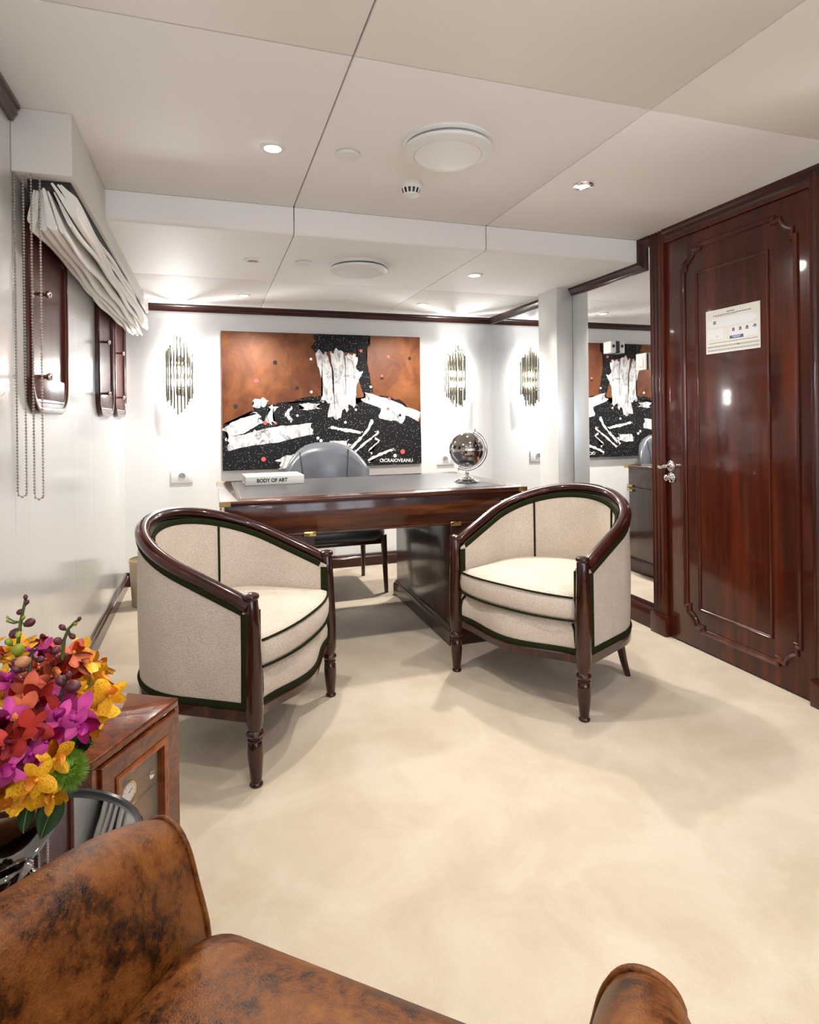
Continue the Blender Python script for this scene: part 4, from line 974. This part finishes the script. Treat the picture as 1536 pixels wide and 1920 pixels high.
eR = Vector((0.949, -0.314, 0)); eC = Vector((-0.314, -0.949, 0)); VC = Vector((VX - 0.008, VY - 0.004, 0))
eF = -eC
def flower_mat(name, base, tip, spots=None):
    m = mat(name, base, 0.5, sheen=0.3, spec=0.3); t = NT(m); v = t.coord()
    b = t.b; b.inputs['Subsurface Weight'].default_value = 0.0
    n = t.n('ShaderNodeTexGradient', gradient_type='SPHERICAL'); sc = t.coord((26, 26, 26)); t.l(sc, n.inputs['Vector'])
    c = t.ramp(n.outputs['Fac'], [(0.0, tip), (0.55, base)])
    if spots:
        w = t.n('ShaderNodeTexVoronoi', Scale=420.0); t.l(v, w.inputs['Vector'])
        f = t.n('ShaderNodeMath', operation='MULTIPLY'); r1 = t.ramp(w.outputs['Distance'], [(0.20, (1, 1, 1)), (0.30, (0, 0, 0))]); r2 = t.ramp(n.outputs['Fac'], [(0.12, (0, 0, 0)), (0.35, (1, 1, 1))])
        t.l(r1, f.inputs[0]); t.l(r2, f.inputs[1])
        mx = t.n('ShaderNodeMix', data_type='RGBA'); t.l(f.outputs[0], mx.inputs[0]); t.l(c, mx.inputs[6]); mx.inputs[7].default_value = (*spots, 1); c = mx.outputs[2]
    t.l(c, b.inputs['Base Color']); return m
FM = {'y': flower_mat('orchid_yellow', (0.92, 0.50, 0.010), (0.95, 0.62, 0.02), (0.45, 0.10, 0.01)),
      'r': flower_mat('orchid_red', (0.50, 0.030, 0.016), (0.42, 0.02, 0.03)),
      'o': flower_mat('orchid_coral', (0.62, 0.13, 0.05), (0.45, 0.035, 0.03)),
      'm': flower_mat('orchid_magenta', (0.60, 0.06, 0.30), (0.34, 0.008, 0.17))}
LIP = {'y': mat('lip_amber', (0.80, 0.32, 0.02), 0.5), 'r': mat('lip_crimson', (0.30, 0.01, 0.02), 0.5), 'o': mat('lip_orange', (0.70, 0.22, 0.06), 0.5), 'm': mat('lip_violet', (0.38, 0.01, 0.20), 0.5)}
STEM = mat('stem_green', (0.06, 0.10, 0.015), 0.5); STEMD = mat('stem_dark', (0.025, 0.030, 0.010), 0.5)
BUDP = mat('bud_plum', (0.085, 0.014, 0.022), 0.45); BUDG = mat('bud_green', (0.22, 0.27, 0.02), 0.5)
LEAFD = mat('leaf_dark_green', (0.016, 0.060, 0.014), 0.35); LEAFB = mat('leaf_bright', (0.13, 0.25, 0.015), 0.6)
def petal_mesh(L, Wd, cup, back):
    bm = bmesh.new(); rows = []
    for j in range(7):
        v = j / 6; w = Wd * (math.sin(PI * (0.10 + 0.80 * v ** 0.8)) ** 0.8) * (1 if v < 1 else 0.35)
        rows.append([(L * v, w * s, cup * v * v - back * v + 0.25 * cup * (1 - s * s) * math.sin(PI * v) - 0.15 * w * s * s * 4) for s in (-0.5, -0.28, 0, 0.28, 0.5)])
    grid(bm, rows); 
    bmesh.ops.solidify(bm, geom=bm.faces[:], thickness=0.0005)
    bmesh.ops.recalc_face_normals(bm, faces=bm.faces)
    me = bpy.data.meshes.new('petal'); bm.to_mesh(me); bm.free()
    for p in me.polygons: p.use_smooth = True
    return me
PET = {}
for k in FM:
    for q, (L, Wd, cup, back) in enumerate(((0.030, 0.021, 0.004, 0.002), (0.028, 0.016, 0.003, 0.004))):
        me = petal_mesh(L, Wd, cup, back); me.materials.append(FM[k]); PET[k, q] = me
LIPM = {}
for k in LIP:
    bm = BM(); grid(bm, [[(0.014 * v, 0.009 * s * math.sin(PI * (0.15 + 0.7 * v)), 0.010 * math.sin(PI * v * 0.8) + 0.004 * s * s) for s in (-1, -0.5, 0, 0.5, 1)] for v in (0, 0.25, 0.5, 0.75, 1.0)])
    bmesh.ops.solidify(bm, geom=bm.faces[:], thickness=0.0006)
    bmesh.ops.create_icosphere(bm, subdivisions=1, radius=0.0032, matrix=Matrix.Translation((0, 0, 0.004)))
    me = bpy.data.meshes.new('lip'); bm.to_mesh(me); bm.free(); me.materials.append(LIP[k]); LIPM[k] = me
rf = random.Random(11)
def blossom(root, pos, nrm, col, size=1.0, rot=0.0):
    nrm = Vector(nrm).normalized(); M3 = nrm.to_track_quat('Z', 'Y').to_matrix() @ Matrix.Rotation(rot, 3, 'Z')
    o = mesh_obj('blossom', LIPM[col], root); o.location = Vector(pos) - Vector(root.location); o.rotation_euler = M3.to_euler(); o.scale = (size,) * 3
    for k, (a, q) in enumerate(((90, 1), (162, 0), (18, 0), (234, 1), (306, 1))):
        p = mesh_obj('petal', PET[col, q], o); p.rotation_euler = (rf.uniform(-.25, .25), rf.uniform(-0.35, 0.15), math.radians(a + rf.uniform(-8, 8)))
def pt(r, h, d):      # a place in the bunch: sideways from the vase axis, height above the floor, distance towards the desk
    return VC + eR * r + eF * d + Vector((0, 0, h))
def spray(name, blooms, label, stem=STEM, base=(0, 0)):
    root = thing(name, VC + Vector((base[0], base[1], TZ + 0.05)), 0, label, 'flower', 'cut orchids in the vase')
    P = [Vector(b[0]) for b in blooms]
    cen = sum(P, Vector()) / len(P); top = max(P, key=lambda p: (p - Vector(root.location)).length)
    b0 = VC + Vector((base[0], base[1], TZ + 0.05)); mid_ = VC + (cen - VC) * 0.45; mid_.z = max(cen.z * 0.9 + 0.02, TZ + 0.17)
    bm = BM(); c0 = [b0, VC + Vector((base[0], base[1], TZ + 0.14)), mid_, cen, top]
    tube(bm, [p - b0 for p in c0], [0.003, 0.003, 0.0026, 0.002, 0.0015], 6)
    for p in P:
        dirn = (p - VC - Vector((0, 0, 0.70))).normalized(); q = cen + (p - cen) * 0.35 - dirn * 0.02
        tube(bm, [q - b0, (p - dirn * 0.012) - b0, (p - dirn * 0.001) - b0], 0.0011, 5)
    obj('stem', bm, stem, root, 60)
    for (p, nrm, col, sz) in blooms: blossom(root, p, nrm, col, sz, rf.uniform(0, 6))
    return root
def B(L):
    out = []
    for r, h, d_, col, sz in L:
        p = pt(r, h, d_); d = (p - (VC + Vector((0, 0, 0.74)))).normalized(); d = (d + eC * 0.75 + Vector((0, 0, 0.25))).normalized()
        d += Vector((rf.uniform(-.3, .3), rf.uniform(-.3, .3), rf.uniform(-.3, .3))); out.append((p, d, col, sz))
    return out
spray('orchid_spray', B([(0.145, 0.741, 0.044, 'y', 1.05), (0.128, 0.774, 0.064, 'y', 1.1), (0.112, 0.805, 0.074, 'y', .95), (0.089, 0.822, 0.094, 'y', .85), (0.123, 0.787, 0.094, 'y', .9), (0.152, 0.746, -0.006, 'y', 1.0), (0.109, 0.783, 0.044, 'y', .9), (0.162, 0.767, 0.034, 'y', 1.1), (0.122, 0.782, 0.004, 'y', .9)]), 'yellow speckled orchid spray leaning over the humidor side')
spray('orchid_spray', B([(0.128, 0.727, -0.086, 'y', 1.05), (0.145, 0.701, -0.096, 'y', 1.0), (0.128, 0.701, -0.116, 'y', 1.0), (0.145, 0.729, -0.126, 'y', 1.0), (0.157, 0.745, -0.106, 'y', .95), (0.159, 0.700, -0.116, 'y', .8)]), 'yellow orchid spray drooping over the front rim of the vase', base=(0.0, -0.03))
spray('orchid_spray', B([(0.106, 0.707, -0.126, 'y', .95), (0.096, 0.734, -0.126, 'y', .9), (0.078, 0.712, -0.126, 'y', .9), (0.093, 0.758, -0.116, 'y', .7)]), 'yellow orchid spray hanging lowest at the left picture edge', base=(-0.03, -0.02))
spray('orchid_spray', B([(0.015, 0.808, -0.006, 'y', 1.1), (0.005, 0.834, 0.024, 'y', 1.0), (0.019, 0.846, 0.044, 'y', .95), (-0.036, 0.852, 0.044, 'y', 1.0), (0.020, 0.838, 0.024, 'y', .8), (0.024, 0.794, -0.026, 'y', .9)]), 'yellow orchid spray high at the left picture edge', base=(-0.03, 0.02))
spray('orchid_spray', B([(0.031, 0.836, 0.074, 'r', .9), (0.060, 0.832, 0.054, 'r', .95), (0.082, 0.819, 0.044, 'r', 1.0), (0.100, 0.830, 0.044, 'o', 1.05), (0.109, 0.817, 0.044, 'o', .9), (0.099, 0.810, 0.024, 'r', .9)]), 'red and coral orchid spray at the top of the bunch', base=(0.02, 0.02))
spray('orchid_spray', B([(0.063, 0.818, 0.014, 'o', .9), (0.063, 0.806, -0.006, 'r', .95), (0.090, 0.810, 0.004, 'o', .9), (0.079, 0.796, -0.046, 'r', 1.0), (0.104, 0.791, -0.056, 'o', .9), (0.099, 0.799, -0.026, 'r', .95), (0.112, 0.784, -0.116, 'r', 1.0), (0.127, 0.786, -0.106, 'r', 1.0), (0.104, 0.772, -0.126, 'r', 1.0), (0.108, 0.806, -0.096, 'o', .95), (0.118, 0.810, -0.076, 'r', 1.0), (0.091, 0.816, -0.056, 'o', .9)]), 'scarlet orchid spray in the middle of the bunch', base=(0.01, -0.01))
spray('orchid_spray', B([(0.146, 0.782, -0.076, 'm', 1.05), (0.163, 0.784, -0.056, 'm', 1.0), (0.169, 0.768, -0.066, 'm', .95), (0.128, 0.799, -0.046, 'm', .85)]), 'magenta orchid spray on the front right of the bunch', base=(0.03, -0.01))
spray('orchid_spray', B([(0.097, 0.803, -0.106, 'm', .95), (0.077, 0.787, -0.106, 'm', 1.0)]), 'magenta orchid spray at the left picture edge below the yellow one', base=(-0.02, -0.02))
spray('orchid_spray', B([(0.119, 0.749, -0.131, 'm', 1.0), (0.132, 0.757, -0.116, 'm', .85), (0.141, 0.764, -0.096, 'm', .85)]), 'magenta orchid spray lowest, above the drooping yellow blooms', base=(0.0, -0.03))
spray('orchid_spray', B([(0.003, 0.836, 0.034, 'm', .85), (0.042, 0.837, 0.044, 'm', .9), (0.039, 0.812, -0.016, 'm', .9), (0.036, 0.826, 0.024, 'm', .8)]), 'purple orchid spray at the back left of the bunch', base=(-0.01, 0.01))
def spike(pts, buds, label, m=STEM):
    P = [pt(u, v, d) for u, v, d in pts]; b0 = VC + Vector((0, 0, TZ + 0.06)); root = thing('orchid_bud_spike', b0, 0, label, 'flower', 'orchid bud spikes in the vase')
    bm = BM(); tube(bm, [Vector((0, 0, 0))] + [(VC + Vector((0, 0, TZ + 0.18))) - b0] + [p - b0 for p in P], [0.0026] * 2 + [0.0030 - 0.0012 * i / len(P) for i in range(len(P))], 7); obj('stem', bm, m, root, 60)
    for u, v, d, r, mm in buds:
        r *= 0.78
        p = pt(u, v, d) - b0; near = min((q - b0 for q in P), key=lambda q: (q - p).length); dr = (p - near).normalized() if (p - near).length > 1e-4 else Vector((0, 0, 1))
        dr = (dr + Vector((0, 0, 0.6))).normalized(); M4 = Matrix.Translation(p) @ dr.to_track_quat('Z', 'Y').to_matrix().to_4x4()
        bm = BM(); lathe(bm, [(0, -r * 1.3), (r * 0.45, -r * 1.1), (r * 0.9, -r * 0.2), (r, r * 0.4), (r * 0.7, r * 1.1), (r * 0.25, r * 1.45), (0, r * 1.5)], 10, M=M4); o = obj('bud', bm, mm, root, 70)
        bm = BM(); tube(bm, [near, (near + p) / 2 + Vector((0, 0, -0.003)), p - dr * r], 0.0013, 5); obj('bud_stalk', bm, m, root, 60)
spike([(0.026, 0.801, 0.014), (0.025, 0.851, 0.024), (0.030, 0.889, 0.024), (0.036, 0.915, 0.024), (0.038, 0.926, 0.024)], [(0.038, 0.927, 0.024, .0045, BUDP), (0.040, 0.919, 0.024, .0045, BUDP), (0.030, 0.905, 0.024, .006, BUDP), (0.010, 0.896, 0.024, .003, BUDG), (0.010, 0.890, 0.024, .003, BUDG), (0.043, 0.887, 0.024, .009, BUDP), (0.022, 0.872, 0.024, .010, BUDP), (0.033, 0.873, 0.014, .006, BUDG), (0.018, 0.860, 0.014, .007, BUDG), (0.038, 0.852, 0.004, .012, BUDG), (0.034, 0.895, 0.024, .004, BUDG)], 'tallest orchid bud spike at the upper left')
spike([(0.094, 0.810, 0.014), (0.095, 0.835, 0.024), (0.098, 0.860, 0.024), (0.105, 0.877, 0.024), (0.116, 0.888, 0.024), (0.121, 0.891, 0.024)], [(0.122, 0.892, 0.024, .004, BUDP), (0.116, 0.886, 0.024, .004, BUDG), (0.096, 0.879, 0.024, .006, BUDP), (0.110, 0.866, 0.024, .006, BUDP), (0.095, 0.861, 0.014, .008, BUDP), (0.098, 0.851, 0.004, .008, BUDP)], 'orchid bud spike leaning right above the coral blooms')
spike([(0.066, 0.802, -0.016), (0.062, 0.826, -0.006), (0.059, 0.845, 0.004), (0.064, 0.854, 0.004)], [(0.050, 0.830, -0.016, .008, BUDP), (0.041, 0.838, -0.006, .006, BUDP), (0.071, 0.837, 0.004, .007, BUDP), (0.054, 0.838, -0.006, .012, mat('bud_peach', (0.42, 0.18, 0.07), 0.45))], 'short dark orchid spike in front of the red blooms', STEMD)
spike([(0.131, 0.793, -0.056), (0.133, 0.806, -0.046), (0.138, 0.821, -0.046), (0.144, 0.831, -0.046)], [(0.144, 0.832, -0.046, .006, BUDP), (0.133, 0.824, -0.046, .009, BUDP), (0.148, 0.816, -0.046, .012, BUDP)], 'short orchid bud spike between magenta and yellow blooms', STEMD)
# foliage
def leaf(base, tip, wid, sag, m, label, name='leaf', nrm=None, roll=False):
    b0, t0 = Vector(base), Vector(tip); root = thing(name, VC + Vector((0, 0, TZ + 0.08)), 0, label, 'leaf', 'leaves in the vase'); ro_ = Vector(root.location)
    d = t0 - b0; n = (nrm or eC).normalized(); s = d.normalized().cross(n).normalized(); rows = []
    for j in range(11):
        v = j / 10; w = wid * (math.sin(PI * (0.06 + 0.94 * v) ** 0.8) ** 0.9 if v < 1 else 0.02); c = b0 + d * v + n * (sag * math.sin(PI * v))
        rows.append([c + s * (w * q) + n * (-0.10 * w * (1 - q * q) * 4 * 0.3) - ro_ for q in (-0.5, -0.25, 0, 0.25, 0.5)])
    bm = BM(); grid(bm, rows); bmesh.ops.solidify(bm, geom=bm.faces[:], thickness=0.0008); obj('blade', bm, m, root, 80)
    bm = BM(); tube(bm, [r[2] + n * 0.0006 for r in rows], 0.0010, 5); tube(bm, [Vector((0, 0, 0)), (rows[0][2] + Vector((0, 0, .02))) * 0.6 + Vector((0, 0, 0.03)), rows[0][2]], 0.0015, 5); obj('midrib', bm, STEM, root, 60)
leaf(pt(0.160, 0.696, -0.106), pt(0.149, 0.649, -0.126), 0.036, 0.004, LEAFD, 'broad dark green leaf hanging down in front of the vase')
leaf(pt(0.122, 0.686, -0.106), pt(0.127, 0.658, -0.126), 0.024, 0.004, LEAFD, 'smaller dark green leaf hanging left on the vase')
leaf(pt(0.158, 0.743, -0.046), pt(0.182, 0.730, -0.046), 0.010, 0.0, LEAFB, 'thin pointed green leaf tip beside the rolled leaf')
rl = thing('rolled_leaf', VC + Vector((0, 0, TZ + 0.10)), 0, 'rolled dark green leaf under the magenta blooms', 'leaf'); ro_ = Vector(rl.location)
a = pt(0.122, 0.730, -0.026) - ro_; b = pt(0.169, 0.740, -0.056) - ro_; rows = []
for j in range(8):
    v = j / 7; c = a + (b - a) * v; ring = []
    dd = (b - a).normalized(); s = dd.orthogonal().normalized(); u2 = dd.cross(s)
    for k in range(26):
        th = 2 * PI * k / 14; r = 0.014 - 0.006 * k / 25; ring.append(c + (s * math.cos(th) + u2 * math.sin(th)) * r)
    rows.append(ring)
bm = BM(); grid(bm, rows); bmesh.ops.solidify(bm, geom=bm.faces[:], thickness=0.0008); obj('blade', bm, LEAFD, rl, 80)
bm = BM(); tube(bm, [Vector((0, 0, 0)), a * 0.6 + Vector((0, 0, .03)), a], 0.002, 6); obj('stalk', bm, STEM, rl, 60)
gb = thing('green_dianthus', VC + Vector((0, 0, TZ + 0.10)), 0, 'fuzzy bright green dianthus ball at the vase rim', 'flower'); cB = pt(0.163, 0.717, -0.086); rB = random.Random(5); cb = cB - Vector(gb.location)
bm = BM(); 
for k in range(1400):
    zc = rB.uniform(-1, 1); th = rB.uniform(0, 2 * PI); rr = math.sqrt(1 - zc * zc); d = Vector((rr * math.cos(th), rr * math.sin(th), zc)); d2 = (d + Vector((rB.uniform(-.3, .3), rB.uniform(-.3, .3), rB.uniform(-.3, .3)))).normalized()
    p0 = cb + d * 0.015; p1 = cb + d * 0.02 + d2 * rB.uniform(.006, .013); s = d2.orthogonal().normalized() * 0.0007; q = d2.cross(s)
    v_ = [bm.verts.new(p0 + s), bm.verts.new(p0 - s * 0.5 + q), bm.verts.new(p0 - s * 0.5 - q), bm.verts.new(p1)]
    for f in ((0, 1, 3), (1, 2, 3), (2, 0, 3)): bm.faces.new([v_[i] for i in f])
bmesh.ops.create_icosphere(bm, subdivisions=2, radius=0.019, matrix=Matrix.Translation(cb)); tg = obj('tuft', bm, LEAFB, gb, 0, kind='stuff')
bm = BM(); tube(bm, [Vector((0, 0, 0)), cb * 0.5 + Vector((0, 0, .02)), cb], 0.002, 6); obj('stem', bm, STEM, gb, 60)

# ================================================================== BROWN LEATHER ARMCHAIR (foreground)
la = thing('leather_armchair', (0.7624, -4.0898, 0), math.radians(-41.0), 'distressed brown leather armchair in the foreground', 'armchair')
SWd = 0.274        # half seat width
def arm(sx):
    sec = [(0.004, 0.30), (0.0, 0.40), (-0.008, 0.45), (-0.020, 0.50), (-0.030, 0.548), (-0.042, 0.580), (-0.060, 0.599), (-0.082, 0.606), (-0.104, 0.603), (-0.122, 0.592), (-0.132, 0.574), (-0.130, 0.554), (-0.118, 0.538), (-0.092, 0.529), (-0.070, 0.516), (-0.067, 0.46), (-0.066, 0.35), (-0.065, 0.20), (-0.064, 0.08)]
    up_ = []
    for i in range(len(sec) - 1):        # smooth the section
        p0, p1, p2, p3 = [Vector(sec[max(0, min(len(sec) - 1, i + k))]) for k in (-1, 0, 1, 2)]
        for q in (0, 1 / 3, 2 / 3): up_.append(tuple(0.5 * ((2 * p1) + (p2 - p0) * q + (2 * p0 - 5 * p1 + 4 * p2 - p3) * q * q + (3 * p1 - p0 - 3 * p2 + p3) * q ** 3)))
    sec = up_ + [sec[-1]]
    rows = []
    yy = [0.035, 0.030, 0.018, 0.0, -0.025, -0.05, -0.08, -0.12, -0.17, -0.28, -0.42, -0.56, -0.64]
    for y in yy:
        k = 1.0; ins = 0.0
        if y > -0.02: ins = 0.012 * ((y + 0.02) / 0.055) ** 2
        drop = 0.040 * max(0, (y + 0.13) / 0.165) ** 2.2
        rise = 0.10 * max(0, (-y - 0.04)) ; fwd = 0
        cxm, czm = -0.055, 0.40
        r = []
        for s, z in sec:
            s2 = cxm + (s - cxm) * (1 - ins / 0.07); z2 = z - drop * max(0, min(1, (z - 0.42) / 0.16)) + rise * (1 if z > 0.35 else 0)
            lean_f = 0.055 * (0.62 - z) if y > -0.2 else 0.0      # front edge slopes forward towards the seat
            r.append((sx * (SWd - s2) * 1.0 if sx > 0 else -(SWd - s2), y + lean_f, z2))
        rows.append(r)
    bm = BM(); vs_ = grid(bm, rows); bm.faces.new(vs_[0][::-1]); bm.faces.new(vs_[-1])
    for a_, b_2 in zip(vs_, vs_[1:]): bm.faces.new((a_[0], b_2[0], b_2[-1], a_[-1]))
    o = obj('arm', bm, LEATHER, la, 75)
    bm = BM(); tube(bm, [Vector(p) + Vector((0, 0.003, 0)) for p in rows[1]], 0.0048, 8); obj('arm_piping', bm, LEATHER, o, 60)
arm(-1); arm(1)
bm = BM(); rows = []
for (ins, z) in ((0.01, 0.27), (0.0, 0.30), (-0.006, 0.36), (-0.004, 0.41), (0.012, 0.44), (0.040, 0.456), (0.09, 0.462)):
    P = rrect(-SWd + 0.004 + ins, SWd - 0.004 - ins, -0.50 + ins, 0.035 - ins, 0.055, 6); rows.append([(x, y, z) for x, y in P])
vs_ = grid(bm, rows, True); bm.faces.new(vs_[0][::-1]); c = bm.verts.new((0, -0.22, 0.472)); L = vs_[-1]
for i in range(len(L)): bm.faces.new((L[i], L[(i + 1) % len(L)], c))
obj('seat_cushion', bm, LEATHER, la, 80)
bm = BM(); box(bm, -SWd - 0.05, SWd + 0.05, -0.62, 0.010, 0.09, 0.27, 0.012, 3); obj('seat_base', bm, LEATHER, la, 40)
bm = BM(); rows = []
for (ins, y, ) in ((0.03, -0.47), (0.0, -0.49), (0.0, -0.60), (0.02, -0.635)):
    P = rrect(-SWd - 0.10 + ins, SWd + 0.10 - ins, 0.25 + ins, 0.80 - ins, 0.10, 6); rows.append([(x, y - 0.10 * (z - 0.4) * 0.4, z) for x, z in P])
vs_ = grid(bm, rows, True); bm.faces.new(vs_[0]); bm.faces.new(vs_[-1][::-1]); obj('backrest', bm, LEATHER, la, 70)
for sx in (-1, 1):
    for y in (-0.05, -0.56):
        bm = BM(); lathe(bm, [(0, 0), (0.016, 0), (0.022, 0.09), (0.024, 0.10), (0, 0.10)], 12, c=(sx * 0.30, y, 0)); obj('foot', bm, DESKWOOD_V, la, 40)
